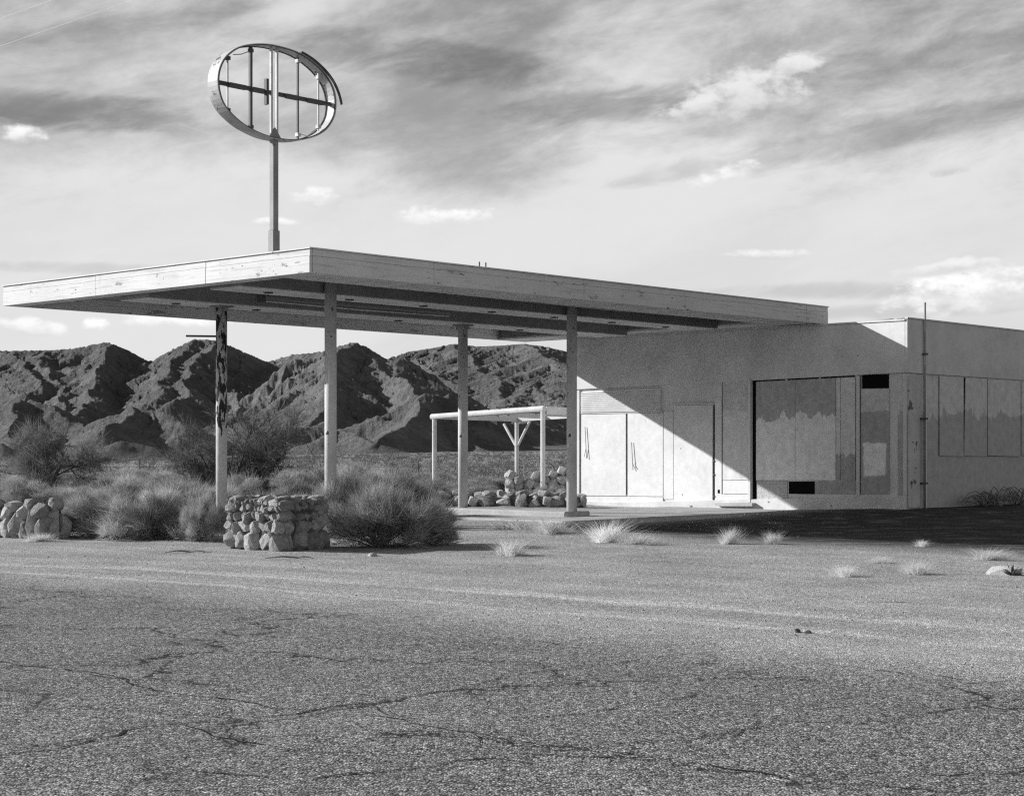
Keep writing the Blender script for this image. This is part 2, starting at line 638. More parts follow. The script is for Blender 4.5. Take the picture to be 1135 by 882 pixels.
    onroad = n.math('SUBTRACT', 1.0, n.math('MULTIPLY', dust, .85))
    near = n.math('MULTIPLY', near, n.math('SUBTRACT', 1.0, n.math('MULTIPLY', soft, onroad)))
    near = n.mix(n.math('MULTIPLY', core_, onroad), near, .03)
    # dark stones strewn on the lot
    peb = n.ramp(n.noise(flat, 16, 3, .7), .72, .76)
    near = n.mix(n.math('MULTIPLY', peb, .5), near, .08)
    # open desert beyond
    dist = n.vec('LENGTH', flat)
    des = n.mix(n.ramp(n.noise(flat, .06, 6, .65), .3, .7), .20, .30)
    des = n.math('MULTIPLY', des, n.ramp(n.noise(flat, .9, 5, .65), .3, .7, .7, 1.15))
    fcol = n.mix(n.ramp(dist, 38, 60), near, des)
    n.put(b.inputs['Base Color'], fcol)
    h = n.math('ADD', n.math('MULTIPLY', n.math('SUBTRACT', 1.0, cell.outputs['Distance']), .55), n.math('MULTIPLY', chip, .55))
    h = n.math('ADD', h, n.math('MULTIPLY', n.noise(flat, 5.0, 5, .6), 1.0))
    h = n.math('ADD', h, n.math('MULTIPLY', chip2, .6))
    bp = n.node('ShaderNodeBump')
    bp.inputs['Strength'].default_value = 1.0
    bp.inputs['Distance'].default_value = .011
    n.put(bp.inputs['Height'], h)
    t.links.new(bp.outputs[0], b.inputs['Normal'])
    MATS['desert_ground'] = m


ground_material()


def rock_material():
    def f(n):
        p = coords(n)
        v = n.mix(n.ramp(n.noise(p, .004, 6, .65), .3, .7), .112, .185)
        v = n.math('MULTIPLY', v, n.ramp(n.noise(p, .03, 6, .7), .3, .7, .72, 1.2))
        v = n.math('MULTIPLY', v, n.ramp(n.noise(p, .16, 4, .7), .3, .7, .8, 1.15))
        return v, n.noise(p, .16, 6, .7), 7.5
    material('mountain_rock', f, .95, .08)


rock_material()
material('crack_dirt', lambda n: (n.mix(n.noise(coords(n), 20, 4), .012, .045), None, 0), .95, .05)

# ------------------------------------------------------------------ object helpers


def link(name, me, mat=None, parent=None, loc=None):
    o = bpy.data.objects.new(name, me)
    col.objects.link(o)
    if mat and me is not None and not me.materials:
        me.materials.append(MATS[mat])
    if parent:
        o.parent = parent
    if loc is not None:
        o.location = loc
    return o


def tag(o, label=None, cat=None, group=None, kind=None):
    if label:
        o['label'] = label
    if cat:
        o['category'] = cat
    if group:
        o['group'] = group
    if kind:
        o['kind'] = kind
    return o


def empty(name, loc, rot=0.0, label=None, cat=None, group=None):
    o = bpy.data.objects.new(name, None)
    col.objects.link(o)
    o.location = loc
    o.rotation_euler = (0, 0, rot)
    o.empty_display_size = .2
    return tag(o, label, cat, group)


class MB:
    def __init__(s):
        s.v = []
        s.f = []

    def add(s, vs, fs):
        k = len(s.v)
        s.v += [tuple(a) for a in vs]
        s.f += [tuple(i + k for i in f) for f in fs]
        return s

    def box(s, x0, x1, y0, y1, z0, z1):
        vs = [(x, y, z) for z in (z0, z1) for y in (y0, y1) for x in (x0, x1)]
        return s.add(vs, [(0, 2, 3, 1), (4, 5, 7, 6), (0, 1, 5, 4), (2, 6, 7, 3), (0, 4, 6, 2), (1, 3, 7, 5)])

    def hexa(s, p):
        """eight corners: four bottom (ccw), four top"""
        return s.add(p, [(3, 2, 1, 0), (4, 5, 6, 7), (0, 1, 5, 4), (1, 2, 6, 5), (2, 3, 7, 6), (3, 0, 4, 7)])

    def tube(s, pts, rad, n=8, cap=True):
        pts = [Vector(p) for p in pts]
        if not isinstance(rad, (list, tuple)):
            rad = [rad] * len(pts)
        vs = []
        up = None
        for i, p in enumerate(pts):
            a = pts[max(i - 1, 0)]
            b = pts[min(i + 1, len(pts) - 1)]
            d = (b - a).normalized()
            if up is None:
                ref = Vector((0, 0, 1)) if abs(d.z) < .9 else Vector((1, 0, 0))
                u = d.cross(ref).normalized()
            else:
                u = (up - d * up.dot(d)).normalized()
            up = u
            w = d.cross(u)
            for k in range(n):
                an = 2 * math.pi * k / n
                vs.append(p + (u * math.cos(an) + w * math.sin(an)) * rad[i])
        fs = []
        for i in range(len(pts) - 1):
            for k in range(n):
                fs.append((i * n + k, i * n + (k + 1) % n, (i + 1) * n + (k + 1) % n, (i + 1) * n + k))
        if cap:
            fs.append(tuple(range(n))[::-1])
            m = (len(pts) - 1) * n
            fs.append(tuple(range(m, m + n)))
        return s.add(vs, fs)

    def mesh(s, name, smooth=False):
        me = bpy.data.meshes.new(name)
        me.from_pydata(s.v, [], s.f)
        if smooth:
            me.polygons.foreach_set('use_smooth', [True] * len(me.polygons))
        me.validate()
        me.update()
        return me

    def build(s, name, mat, parent=None, smooth=False, bevel=0.0, loc=None, base=None):
        if base is not None:
            b = Vector(base)
            s.v = [tuple(Vector(a) - b) for a in s.v]
        me = s.mesh(name, smooth)
        if bevel:
            bm = bmesh.new()
            bm.from_mesh(me)
            bmesh.ops.remove_doubles(bm, verts=bm.verts, dist=1e-5)
            bmesh.ops.bevel(bm, geom=[e for e in bm.edges if len(e.link_faces) == 2 and e.calc_face_angle(0) > .6], offset=bevel, segments=1, affect='EDGES', profile=.5)
            bmesh.ops.recalc_face_normals(bm, faces=bm.faces)
            bm.to_mesh(me)
            bm.free()
        return link(name, me, mat, parent, loc)


def np_mesh(name, V, Fa, attr=None, smooth=False):
    V = np.asarray(V, dtype=np.float32)
    Fa = np.asarray(Fa, dtype=np.int32)
    k = Fa.shape[1]
    me = bpy.data.meshes.new(name)
    me.vertices.add(len(V))
    me.vertices.foreach_set('co', V.ravel())
    me.loops.add(Fa.size)
    me.loops.foreach_set('vertex_index', Fa.ravel())
    me.polygons.add(len(Fa))
    me.polygons.foreach_set('loop_start', np.arange(0, Fa.size, k, dtype=np.int32))
    if smooth:
        me.polygons.foreach_set('use_smooth', np.ones(len(Fa), dtype=bool))
    me.update(calc_edges=True)
    if attr is not None:
        a = me.attributes.new('tone', 'FLOAT', 'POINT')
        a.data.foreach_set('value', np.asarray(attr, dtype=np.float32))
    return me


# ------------------------------------------------------------------ ground sheet
def polar_sheet(azs, rads):
    A, D = np.meshgrid(azs, rads)
    X = D * np.sin(A)
    Y = D * np.cos(A)
    return X, Y


def grid_faces(nr, nc, wrap=False):
    i = np.arange(nr - 1)[:, None]
    j = np.arange(nc - (0 if wrap else 1))[None, :]
    j2 = (j + 1) % nc
    a = i * nc + j
    b = i * nc + j2
    c = (i + 1) * nc + j2
    d = (i + 1) * nc + j
    return np.stack([a, d, c, b], -1).reshape(-1, 4)[:, ::-1]


def make_ground():
    inner = np.radians(np.linspace(-22, 22, 300))
    outer = np.radians(np.linspace(22, 338, 90))[1:-1]
    azs = np.concatenate([inner, outer])
    rads = np.concatenate([np.array([.02]), np.geomspace(1.0, 60, 240), np.geomspace(60, 9000, 90)[1:]])
    X, Y = polar_sheet(azs, rads)
    Z = ground_z(X, Y)
    V = np.stack([X, Y, Z], -1).reshape(-1, 3)
    fa = grid_faces(len(rads), len(azs), True)
    me = np_mesh('ground', V, fa, smooth=True)
    o = link('ground', me, 'desert_ground')
    return tag(o, kind='structure')


ground = make_ground()

# ------------------------------------------------------------------ mountains
def make_mountains():
    def P(u, v, Y):
        q = at(u, v, Y)
        return (q.x, q.y, q.z)
    # crests as polylines (photo column, photo row, distance): main divide and the spurs that come down from it
    RID = [
        ([(-700, 400, 3300), (-420, 380, 3200), (-250, 398, 3100), (-120, 384, 3100), (5, 389, 3100), (60, 388, 3100), (84, 386, 3050), (118, 379, 3000), (140, 387, 3050), (166, 401, 3150), (190, 388, 3050), (215, 376, 2950), (240, 377, 2950), (262, 386, 3000), (296, 401, 3100), (325, 393, 2950), (350, 391, 2800), (375, 384, 2700), (392, 379, 2600), (408, 385, 2600)], .62),
        ([(408, 385, 2600), (428, 404, 2500), (447, 422, 2400), (466, 441, 2250), (476, 452, 2180)], .62),
        ([(392, 379, 2600), (372, 408, 2420), (352, 440, 2250), (338, 470, 2100)], .60),
        ([(118, 379, 3000), (112, 390, 2900), (100, 416, 2700), (90, 438, 2520), (78, 462, 2350)], .62),
        ([(215, 376, 2950), (205, 398, 2780), (184, 420, 2600), (163, 440, 2450)], .60),
        ([(240, 377, 2950), (232, 394, 2780), (210, 420, 2600), (186, 446, 2420)], .60),
        ([(262, 386, 3000), (270, 420, 2700), (262, 448, 2450), (258, 466, 2300)], .60),
        ([(325, 393, 2950), (318, 425, 2700), (300, 452, 2450), (290, 478, 2250)], .60),
        ([(350, 391, 2800), (338, 430, 2550), (322, 462, 2300)], .60),
        ([(5, 389, 3100), (36, 402, 2900), (30, 430, 2650), (12, 452, 2450)], .6),
        ([(60, 388, 3100), (50, 398, 2950), (60, 430, 2700), (56, 445, 2500)], .6),
        ([(-60, 420, 2500), (10, 434, 2250), (42, 439, 2150), (75, 459, 2080), (98, 477, 2020), (130, 487, 1960)], .58),
        ([(42, 439, 2150), (30, 470, 1980), (20, 485, 1880)], .55),
        ([(93, 474, 2080), (120, 458, 2050), (145, 451, 2040), (170, 455, 2030), (190, 463, 2000), (205, 474, 1970)], .55),
        ([(145, 451, 2040), (128, 475, 1900)], .55),
        ([(100, 500, 1560), (132, 486, 1560), (160, 492, 1560), (176, 500, 1560)], .5),
        ([(8, 492, 1580), (-30, 484, 1640), (-120, 486, 1680)], .5),
        ([(230, 470, 2150), (262, 465, 2120), (290, 478, 2050), (330, 474, 2080), (356, 466, 2100)], .5),
        ([(360, 492, 1750), (392, 474, 1780), (415, 462, 1800), (440, 448, 1820), (465, 437, 1830), (488, 438, 1840), (503, 447, 1840), (513, 462, 1830)], .62),
        ([(465, 437, 1830), (440, 470, 1700), (408, 492, 1600)], .62),
        ([(340, 488, 1640), (370, 476, 1680), (400, 484, 1640), (420, 494, 1600)], .5),
        # the paler range to the right, farther back
        ([(404, 420, 4300), (428, 398, 4200), (452, 390, 4150), (478, 386, 4100), (503, 381, 4100), (530, 384, 4100), (556, 383, 4000), (580, 381, 4000), (604, 384, 4000), (630, 390, 4000), (700, 384, 4000), (800, 378, 4100), (930, 392, 4200), (1080, 384, 4300), (1300, 398, 4400), (1700, 395, 4500)], .36),
        ([(452, 390, 4150), (470, 410, 3850), (500, 422, 3550), (520, 446, 3250), (540, 470, 2950)], .38),
        ([(503, 381, 4100), (522, 402, 3800), (548, 420, 3500), (562, 440, 3200), (568, 462, 2900)], .38),
        ([(580, 381, 4000), (570, 400, 3750), (590, 424, 3450), (608, 446, 3100), (624, 466, 2800)], .38),
        ([(580, 381, 4000), (596, 388, 3800), (612, 402, 3600), (640, 420, 3350), (660, 450, 3000)], .38),
        ([(630, 390, 4000), (606, 410, 3650), (580, 436, 3250), (545, 462, 2850), (520, 484, 2500)], .38),
        ([(700, 384, 4000), (650, 425, 3400), (606, 456, 2850), (560, 486, 2350)], .38),
        ([(430, 402, 4150), (440, 424, 3700), (470, 440, 3300), (500, 462, 2900)], .38),
        ([(800, 378, 4100), (760, 430, 3400), (700, 470, 2700)], .38),
        ([(930, 392, 4200), (900, 440, 3400), (880, 480, 2700)], .38),
        ([(1080, 384, 4300), (1100, 440, 3400), (1060, 480, 2700)], .38),
        ([(-250, 398, 3100), (-230, 430, 2600), (-260, 470, 2200)], .58),
        ([(-420, 380, 3200), (-400, 430, 2600), (-380, 470, 2200)], .58),
    ]
    az = np.arctan((np.concatenate([np.linspace(-900, -30, 130)[:-1], np.linspace(-30, 680, 980)[:-1], np.linspace(680, 1500, 110)]) - HX) / F)
    rad = np.concatenate([np.linspace(1380, 3300, 330)[:-1], np.linspace(3300, 4800, 230)])
    X, Y = polar_sheet(az, rad)
    # wander the sampling point so that crests and gullies wind
    wx = 24 * fbm(X / 260, Y / 260, 4, 31, .5)
    wy = 24 * fbm(X / 260 + 9.3, Y / 260, 4, 47, .5)
    wx2 = 4 * fbm(X / 75, Y / 75, 3, 61)
    wy2 = 4 * fbm(X / 75 + 4, Y / 75, 3, 67)
    XW, YW = X + wx + wx2, Y + wy + wy2
    H = np.full(X.shape, -400.0)
    SA = np.zeros(X.shape)
    DA = np.zeros(X.shape)
    arc = 0.0
    rs = random.Random(5)
    segs = []

    def side_spurs(a, b, k, level):
        """ribs that leave a crest on both sides and run down between the gullies"""
        ax, ay, az0 = a
        bx, by, bz = b
        L = math.hypot(bx - ax, by - ay)
        if L < 1:
            return
        step = (95, 42)[level]
        n = max(1, int(L / step + rs.random()))
        tx, ty = (bx - ax) / L, (by - ay) / L
        for q in range(n):
            f = (q + rs.uniform(.2, .8)) / n
            for sd in (-1, 1):
                if rs.random() < .12:
                    continue
                ang = math.atan2(ty, tx) + sd * rs.uniform(.85, 1.45)
                hh = az0 + f * (bz - az0)
                ln = (rs.uniform(130, 300), rs.uniform(45, 110))[level]
                sl = k * rs.uniform(.72, .92)
                c = (ax + f * (bx - ax), ay + f * (by - ay), hh - (1.5, .8)[level])
                a1 = ang + rs.uniform(-.35, .35)
                m = (c[0] + math.cos(ang) * ln * .5, c[1] + math.sin(ang) * ln * .5, c[2] - sl * ln * .5 * rs.uniform(.75, 1.0))
                e = (m[0] + math.cos(a1) * ln * .5, m[1] + math.sin(a1) * ln * .5, c[2] - sl * ln * 1.05)
                if m[2] < 2:
                    continue
                for g, h in ((c, m), (m, e)):
                    segs.append((g, h, k * (1.25, 1.4)[level]))
                    if level == 0 and rs.random() < .35:
                        side_spurs(g, h, k * 1.15, 1)

    for pts, k in RID:
        pp = [P(*q) for q in pts]
        for (a, b) in zip(pp[:-1], pp[1:]):
            segs.append((a, b, k))
            side_spurs(a, b, k, 0)
    wmax = 130.0
    for (a, b, k) in segs:
        ax, ay, azz = a
        bx, by, bz = b
        reach = max(azz, bz, 5) / k + 60 + wmax
        d0, d1 = math.hypot(ax, ay), math.hypot(bx, by)
        r0, r1 = np.searchsorted(rad, [min(d0, d1) - reach, max(d0, d1) + reach])
        t0, t1 = math.atan2(ax, ay), math.atan2(bx, by)
        dang = reach / min(d0, d1)
        c0, c1 = np.searchsorted(az, [min(t0, t1) - dang, max(t0, t1) + dang])
        if r1 <= r0 or c1 <= c0:
            continue
        sx, sy = XW[r0:r1, c0:c1], YW[r0:r1, c0:c1]
        ex, ey = bx - ax, by - ay
        L2 = ex * ex + ey * ey + 1e-6
        t = np.clip(((sx - ax) * ex + (sy - ay) * ey) / L2, 0, 1)
        d = np.hypot(sx - (ax + t * ex), sy - (ay + t * ey))
        h = azz + t * (bz - azz) - k * d
        hv, sv, dv = H[r0:r1, c0:c1], SA[r0:r1, c0:c1], DA[r0:r1, c0:c1]
        win = h > hv
        side = np.sign((sx - ax) * ey - (sy - ay) * ex) * 1700.0
        # ends of a crest fan out: the bearing there stands in for the distance along it
        fan = ((sx - ax) * ex + (sy - ay) * ey) / math.sqrt(L2) - t * math.sqrt(L2)
        hv[win] = h[win]
        sv[win] = (arc + t * math.sqrt(L2) + side + fan * .8)[win]
        dv[win] = d[win]
        arc += math.sqrt(L2)
    base = ground_z(X, Y)
    rel = np.clip((H - base) / 160, 0, 1.2)
    rid = ridged(X / 150 + 2.2, Y / 150, 6, 83, .55) - 1.05
    rid2 = ridged(X / 46, Y / 46, 4, 95, .55) - 1.0
    rid3 = ridged(X / 17, Y / 17, 3, 101, .6) - 1.0
    H = H + (2.4 * rid + 2.4 * rid2 + 1.7 * rid3) * (1 - .6 * sstep(2900, 3500, rad))[:, None] * np.clip(rel * 1.6 + .10, 0, 1) + (1.6 - 1.2 * sstep(2900, 3500, rad))[:, None] * fbm(X / 20, Y / 20, 3, 15) * np.clip(rel * 3, 0, 1)
    sw = SA + 10 * fbm(X / 60, Y / 60, 3, 201)
    gul = np.clip(DA / 55, 0, 1) * 12.0 * (ridged(sw / 46, DA / 400, 2, 211, .5) - .95) + np.clip(DA / 22, 0, 1) * 5.6 * (ridged(sw / 17, DA / 160, 2, 223, .5) - .95)
    H = H + gul * np.clip(rel * 2.2, 0, 1)
    # gravel fans soften the foot of the slopes
    foot = base - 2 + 10 * sstep(1400, 2600, rad)[:, None] * sstep(300, 600, X[0] * 0 + (np.tan(az) * F + HX))[None, :]
    s = 5.0
    dlt = np.clip((H - foot) / s, -30, 30)
    Z = foot + s * np.log1p(np.exp(dlt))
    Z = np.where(dlt > 25, H, Z)
    # hold the skyline: scale each bearing so that its highest angle is the one the range has
    cols = np.tan(az) * F + HX
    tgt_u = [-900, -420, -250, -120, 5, 60, 84, 118, 140, 166, 190, 215, 240, 262, 296, 325, 350, 375, 392, 408, 428, 452, 478, 503, 530, 556, 580, 604, 630, 700, 800, 930, 1080, 1300, 1500]
    tgt_v = [395, 380, 398, 384, 389, 388, 386, 379, 387, 401, 388, 376, 377, 386, 401, 393, 391, 384, 379, 385, 398, 390, 386, 381, 384, 383, 381, 384, 390, 384, 378, 392, 384, 398, 395]
    tgt = (HY - np.interp(cols, tgt_u, tgt_v)) / F
    dist = np.sqrt(X * X + Y * Y) * np.cos(az)[None, :]
    cur = ((Z - EYE) / dist).max(0)
    ker = np.exp(-np.linspace(-2, 2, 23) ** 2)
    ker /= ker.sum()
    ratio = np.convolve(np.pad(tgt / cur, 11, 'edge'), ker, 'valid')
    Z = base - 3 + (Z - base + 3) * ratio[None, :]
    Z[0, :] = base[0] - 6
    Z[-1, :] = base[-1] - 30
    V = np.stack([X, Y, Z], -1).reshape(-1, 3)
    me = np_mesh('mountain_range', V, grid_faces(len(rad), len(az)), smooth=True)
    o = link('mountain_range', me, 'mountain_rock')
    tag(o, kind='structure')


make_mountains()


# ------------------------------------------------------------------ the canopy
CL, CW = 14.0, 8.5
ZB, ZT = 3.89, 4.24
CBASE = S(0, 0)
canopy = empty('gas_station_canopy', CBASE, ROT, 'wide flat-roofed filling station canopy on four slim round columns', 'canopy')


def cbox(name, mat, r0, r1, l0, l1, z0, z1, parent=canopy, bevel=0.0, base=None):
    return MB().box(r0, r1, l0, l1, z0, z1).build(name, mat, parent, bevel=bevel, base=base)


# fascia boards: the seams the photograph shows are gaps between boards
def fascia_run(cuts, axis, pos, thick):
    for a, b in zip(cuts[:-1], cuts[1:]):
        g = .004
        wob = random.uniform(-.004, .004)
        for (z0, z1, dd) in ((ZB, ZB + .247, .0), (ZB + .250, ZT, .006)):
            if axis == 'l':
                cbox('fascia_board', 'fascia_paint', pos + wob + dd, pos + thick, a + g, b - g, z0, z1, bevel=.004)
            else:
                cbox('fascia_board', 'fascia_paint', a + g, b - g, pos + wob + dd if thick > 0 else pos + thick, pos + thick if thick > 0 else pos + wob - dd, z0, z1, bevel=.004)


fascia_run([.0, 2.5, 5.55, CW], 'l', 0.0, .05)
fascia_run([.052, 2.55, 6.2, 9.1, 11.4, 13.2, CL], 'r', 0.0, .05)
fascia_run([.052, 3.5, 7.0, 10.5, CL], 'r', CW, -.05)
cbox('fascia_board', 'fascia_paint', CL - .05, CL - .002, .052, CW - .052, ZB + .002, ZT - .002)
# metal drip edge on top
cbox('drip_edge', 'board_trim', -.02, .06, -.02, CW + .02, ZT + .002, ZT + .022)
cbox('drip_edge', 'board_trim', .062, CL + .01, -.02, .06, ZT + .002, ZT + .022)
cbox('roof_deck', 'beam_shade_paint', .052, CL - .052, .052, CW - .052, 4.12, 4.2)
# soffit made of narrow boards laid across
m = MB()
r = .055
while r < CL - .15:
    m.box(r, r + .094, .055, 1.05, 3.905 + random.uniform(0, .006), 3.94)
    r += .1
tag(m.build('soffit_boards', 'canopy_paint', canopy), kind='stuff')
cbox('soffit_panel', 'canopy_paint', 13.0, CL - .055, 1.054, CW - .055, 3.9, 3.94)
cbox('soffit_panel', 'canopy_paint', .055, .35, 1.054, CW - .055, 3.9, 3.94)
# trough sides and the two broad beams
cbox('trough_side', 'beam_shade_paint', .055, 12.99, 1.05, 1.075, 3.942, 4.118)
cbox('trough_side', 'beam_shade_paint', 13.0, 13.03, 1.08, CW - .06, 3.942, 4.118)
cbox('beam', 'beam_shade_paint', .36, 12.99, 2.07, 2.88, 3.862, 4.117)
cbox('beam', 'beam_shade_paint', .36, 12.99, 4.52, 5.36, 3.83, 4.117)
cbox('beam_soffit', 'canopy_paint', .37, 12.98, 2.08, 2.87, 3.845, 3.861)  # paler sheets added under the beams: light bounced off the ground, as colour
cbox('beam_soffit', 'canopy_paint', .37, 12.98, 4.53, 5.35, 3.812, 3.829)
for l0 in (2.2, 4.7):
    for k in range(7):
        rr = 1.2 + k * 1.75
        cbox('junction_box', 'dark_wood', rr, rr + .11, l0 + .25, l0 + .36, (3.844 if l0 < 3 else 3.811) - .02, (3.844 if l0 < 3 else 3.811) - .001)
# columns
for (r, l, ztop, mat) in ((2.1, 1.95, 4.118, 'column_paint'), (8.13, 1.95, 4.118, 'column_paint'), (2.1, 4.84, 3.811, 'column_flaked'), (8.13, 4.84, 3.811, 'column_paint')):
    w = S(r, l)
    zb = .135 if r > 5 else gz(w.x, w.y) - .05
    c = MB().tube([(0, 0, zb), (0, 0, ztop)], .098, 24).build('column', mat, canopy, smooth=False, loc=(r, l, 0))
    for pl in c.data.polygons:
        pl.use_smooth = len(pl.vertices) == 4
    if mat == 'column_flaked':
        c['label'] = 'column with most of its paint flaked away'
    if l > 3:
        cb = MB().box(-.15, .15, -.15, .15, ztop - .03, ztop - .002).box(-.03, .03, -.16, .16, ztop - .10, ztop - .031).build('column_bracket', 'beam_shade_paint', c)
# light channels hanging under the troughs
for (l, r0, r1, z) in ((1.42, 4.6, 11.6, 4.0), (4.3, 2.6, 7.2, 3.93)):
    ch = MB().box(r0, r1, l - .05, l + .05, z, z + .06).build('light_channel', 'beam_shade_paint', canopy, bevel=.006)
    mm = MB().tube([(r0 - .05, l - .02, z - .035), ((r0 + r1) / 2, l, z - .05), (r1, l + .01, z - .03)], .014, 8)
    mm.build('lamp_tube', 'sign_light', ch, smooth=True)
    k = r0 + .1
    while k < r1:
        MB().box(k, k + .02, l - .012, l + .012, z + .06, 4.119).build('hanger', 'rust_metal', ch)
        k += 1.6
    MB().box(r0 - .09, r0 - .001, l - .06, l + .06, z - .06, z + .07).build('lamp_socket', 'rust_metal', ch)
# conduit sticking out of the flaked column
w1 = S(2.1, 4.84)
MB().tube([(2.1 - .02, 4.84 + .06, 3.28), (2.1 - .42, 4.84 + .46, 3.285)], .018, 8).build('conduit_stub', 'rust_metal', canopy)
# bolts poking up from the roof edge
for r in (3.6, 3.75):
    MB().tube([(r, .02, ZT + .02), (r, .02, ZT + .10)], .012, 6).build('roof_bolt', 'rust_metal', canopy)

# ------------------------------------------------------------------ pump island and apron
isl_b = S(8.1, 3.4)
pump = MB().box(-.36, .38, -1.62, 1.70, -.05, .132).build('pump_island', 'concrete', None, bevel=.025, loc=isl_b)
pump.rotation_euler = (0, 0, ROT)
tag(pump, 'long raised concrete pump island under the two farther canopy columns', 'pump island')
cr = empty('concrete_apron', S(6.3, 0), ROT)
cr['kind'] = 'structure'
rows = [(0, 2.45), (2.47, 4.9), (4.92, 7.42)]
for i, (a, b) in enumerate(rows):
    for (c, d) in ((-.25, 1.65), (1.67, 3.9)):
        t = random.uniform(-.004, .004)
        MB().hexa([(a, c, -.1), (b, c, -.1), (b, d, -.1), (a, d, -.1), (a, c, .035 + t), (b, c, .035 - t), (b, d, .037), (a, d, .036 + t)]).build('slab', 'concrete', cr, bevel=.008)

# ------------------------------------------------------------------ the station building
bb = S(XF, YC)
bld = empty('station_building', bb, ROT, 'abandoned white boarded-up station building with flat parapet', 'building')


def bbox(name, mat, r0, r1, l0, l1, z0, z1, parent=bld, bevel=.0):
    return MB().box(r0 - XF, r1 - XF, l0 - YC, l1 - YC, z0, z1).build(name, mat, parent, bevel=bevel)


LB = fp(641, 500)[0]                 # left end of the front
RE = XF + 12.0                       # the wing runs on out of the picture
ZP = 3.86
# main walls
bbox('wall', 'wall_white', XF, XF + .2, YC + .2, LB, -.2, ZP - .04)
patched('wing_paint', .62, .60, .42, 2.05, 1.1)
bbox('wall', 'wing_paint', XF, RE, YC, YC + .198, -.2, ZP - .04)
bbox('wall', 'wall_white', XF + .202, RE, LB - .2, LB - .001, -.2, ZP - .3)
bbox('wall', 'wall_white', RE - .2, RE - .001, YC + .2, LB - .202, -.2, ZP - .3)
bbox('roof', 'roof_felt', XF + .202, RE - .202, YC + .2, LB - .202, 3.4, 3.5)


def fquad(name, mat, px0, px1, yt0, yt1, yb0, yb1, proud, parent=bld, depth=.0, bevel=0.0, gap=0.0):
    """panel on the front given by its photo corners; stands proud of the wall by so much"""
    a, za = fp(px0, yt0)
    b, zb = fp(px1, yt1)
    _, zc = fp(px1, yb1)
    _, zd = fp(px0, yb0)
    a -= gap
    b += gap
    f = -proud
    k = -depth
    pts = [(f, a, zd), (f, b, zc), (k, b, zc), (k, a, zd), (f, a, za), (f, b, zb), (k, b, zb), (k, a, za)]
    pts = [(p[0], p[1] - YC, p[2]) for p in pts]
    mb = MB().hexa(pts)
    o = mb.build(name, mat, parent, bevel=bevel)
    return o


def yband(x):
    return 431.8 + (413.0 - 431.8) * (x - 640) / (1005 - 640)


# upper wall slab, set proud of the boards below, with a coping
def strip(name, mat, x0, x1, ft, fb, proud, depth=0.002, parent=bld):
    return fquad(name, mat, x0, x1, ft(x0), ft(x1), fb(x0), fb(x1), proud, parent, depth)


lz = [fp(640, yband(640)), fp(1004.5, yband(1004.5))]
MB().hexa([(-.06, LB + .03 - YC, lz[0][1]), (-.06, 0.0, lz[1][1]), (-.002, 0.0, lz[1][1]), (-.002, LB + .03 - YC, lz[0][1]),
           (-.06, LB + .03 - YC, ZP), (-.06, 0.0, ZP), (-.002, 0.0, ZP), (-.002, LB + .03 - YC, ZP)]).build('upper_wall', 'wall_upper', bld, bevel=.006)
bbox('coping', 'board_trim', XF - .085, XF + .21, YC + .0, LB + .05, ZP + .002, ZP + .035)
zr = lz[1][1]
bbox('upper_wall', 'wing_upper' if 'wing_upper' in MATS else 'wall_upper', XF - .058, RE, YC - .05, YC - .002, zr, ZP + .04)
bbox('coping', 'board_trim', XF - .075, RE, YC - .07, YC - .003, ZP + .042, ZP + .07)

# boards and doors of the front, left to right
patched('ply_big', .50, .40, .74, 2.0, .75)
patched('ply_left', .6, .56, .64, 2.12, .3)
patched('ply_side', .5, .62, .38, 1.2, .3)
_dl, _dz = fp(957.5, 527)
_dl2, _dz2 = fp(983, 491)
patched('door_paint', .76, .54, .36, 2.05, .3, (_dl2 - YC, _dl - YC, _dz, _dz2))


def floor_y(x):
    return 557.0 + (560 - 557) * (x - 643) / (1005 - 643)


# corner post and ribbed shutter over the garage opening
fquad('corner_post', 'board_trim', 639.5, 643.5, 433, 433, 556, 556, .05)
lo = fquad('shutter', 'plinth', 645, 734, 434.5, 430.5, 457, 455.5, .012)
nsl = 11
for k in range(nsl):
    f0 = (k + .12) / nsl
    f1 = (k + .88) / nsl
    yl = lambda q: 434.5 + (457 - 434.5) * q
    yr = lambda q: 430.5 + (455.5 - 430.5) * q
    sl = fquad('slat', 'board_white', 645.5, 733.5, yl(f0), yr(f0), yl(f1), yr(f1), .055, lo, .0125)
fquad('lintel', 'board_trim', 643.5, 735, 457.2, 455.7, 458.6, 457, .03)
g1 = fquad('garage_door', 'board_white', 644, 694.4, 459.5, 458.5, 549, 549.5, .024, bevel=.003)
g2 = fquad('garage_door', 'board_white', 696.2, 735.5, 458.5, 457.5, 549.5, 550, .022, bevel=.003)
fquad('door_gap', 'black_void', 694.6, 696.0, 459, 459, 548, 548, .006)
fquad('wall_board', 'board_white', 736, 746.5, 456.5, 456, 553, 553, .016)
fquad('kick_board', 'board_white', 644, 735.5, 550, 551, 556.5, 556.8, .03)
dr = fquad('door', 'board_white', 747.5, 790.5, 449.5, 448.5, 555.5, 556.2, .026, bevel=.003)
fquad('door_gap', 'black_void', 790.9, 792.3, 448.5, 448.5, 556, 556, .006)
fquad('door_head', 'board_trim', 746.5, 792.3, 447.6, 446.6, 449.0, 448.0, .04)
fquad('wall_board', 'board_white', 792.8, 800.2, 441, 440, 556, 556, .014)
fquad('latch', 'black_void', 796.0, 798.2, 542.5, 542.5, 546.5, 546.5, .02)
for yy in (487, 510, 525, 549):
    fquad('hinge', 'rust_metal', 791, 792.6, yy, yy, yy + 1.6, yy + 1.6, .034, dr)
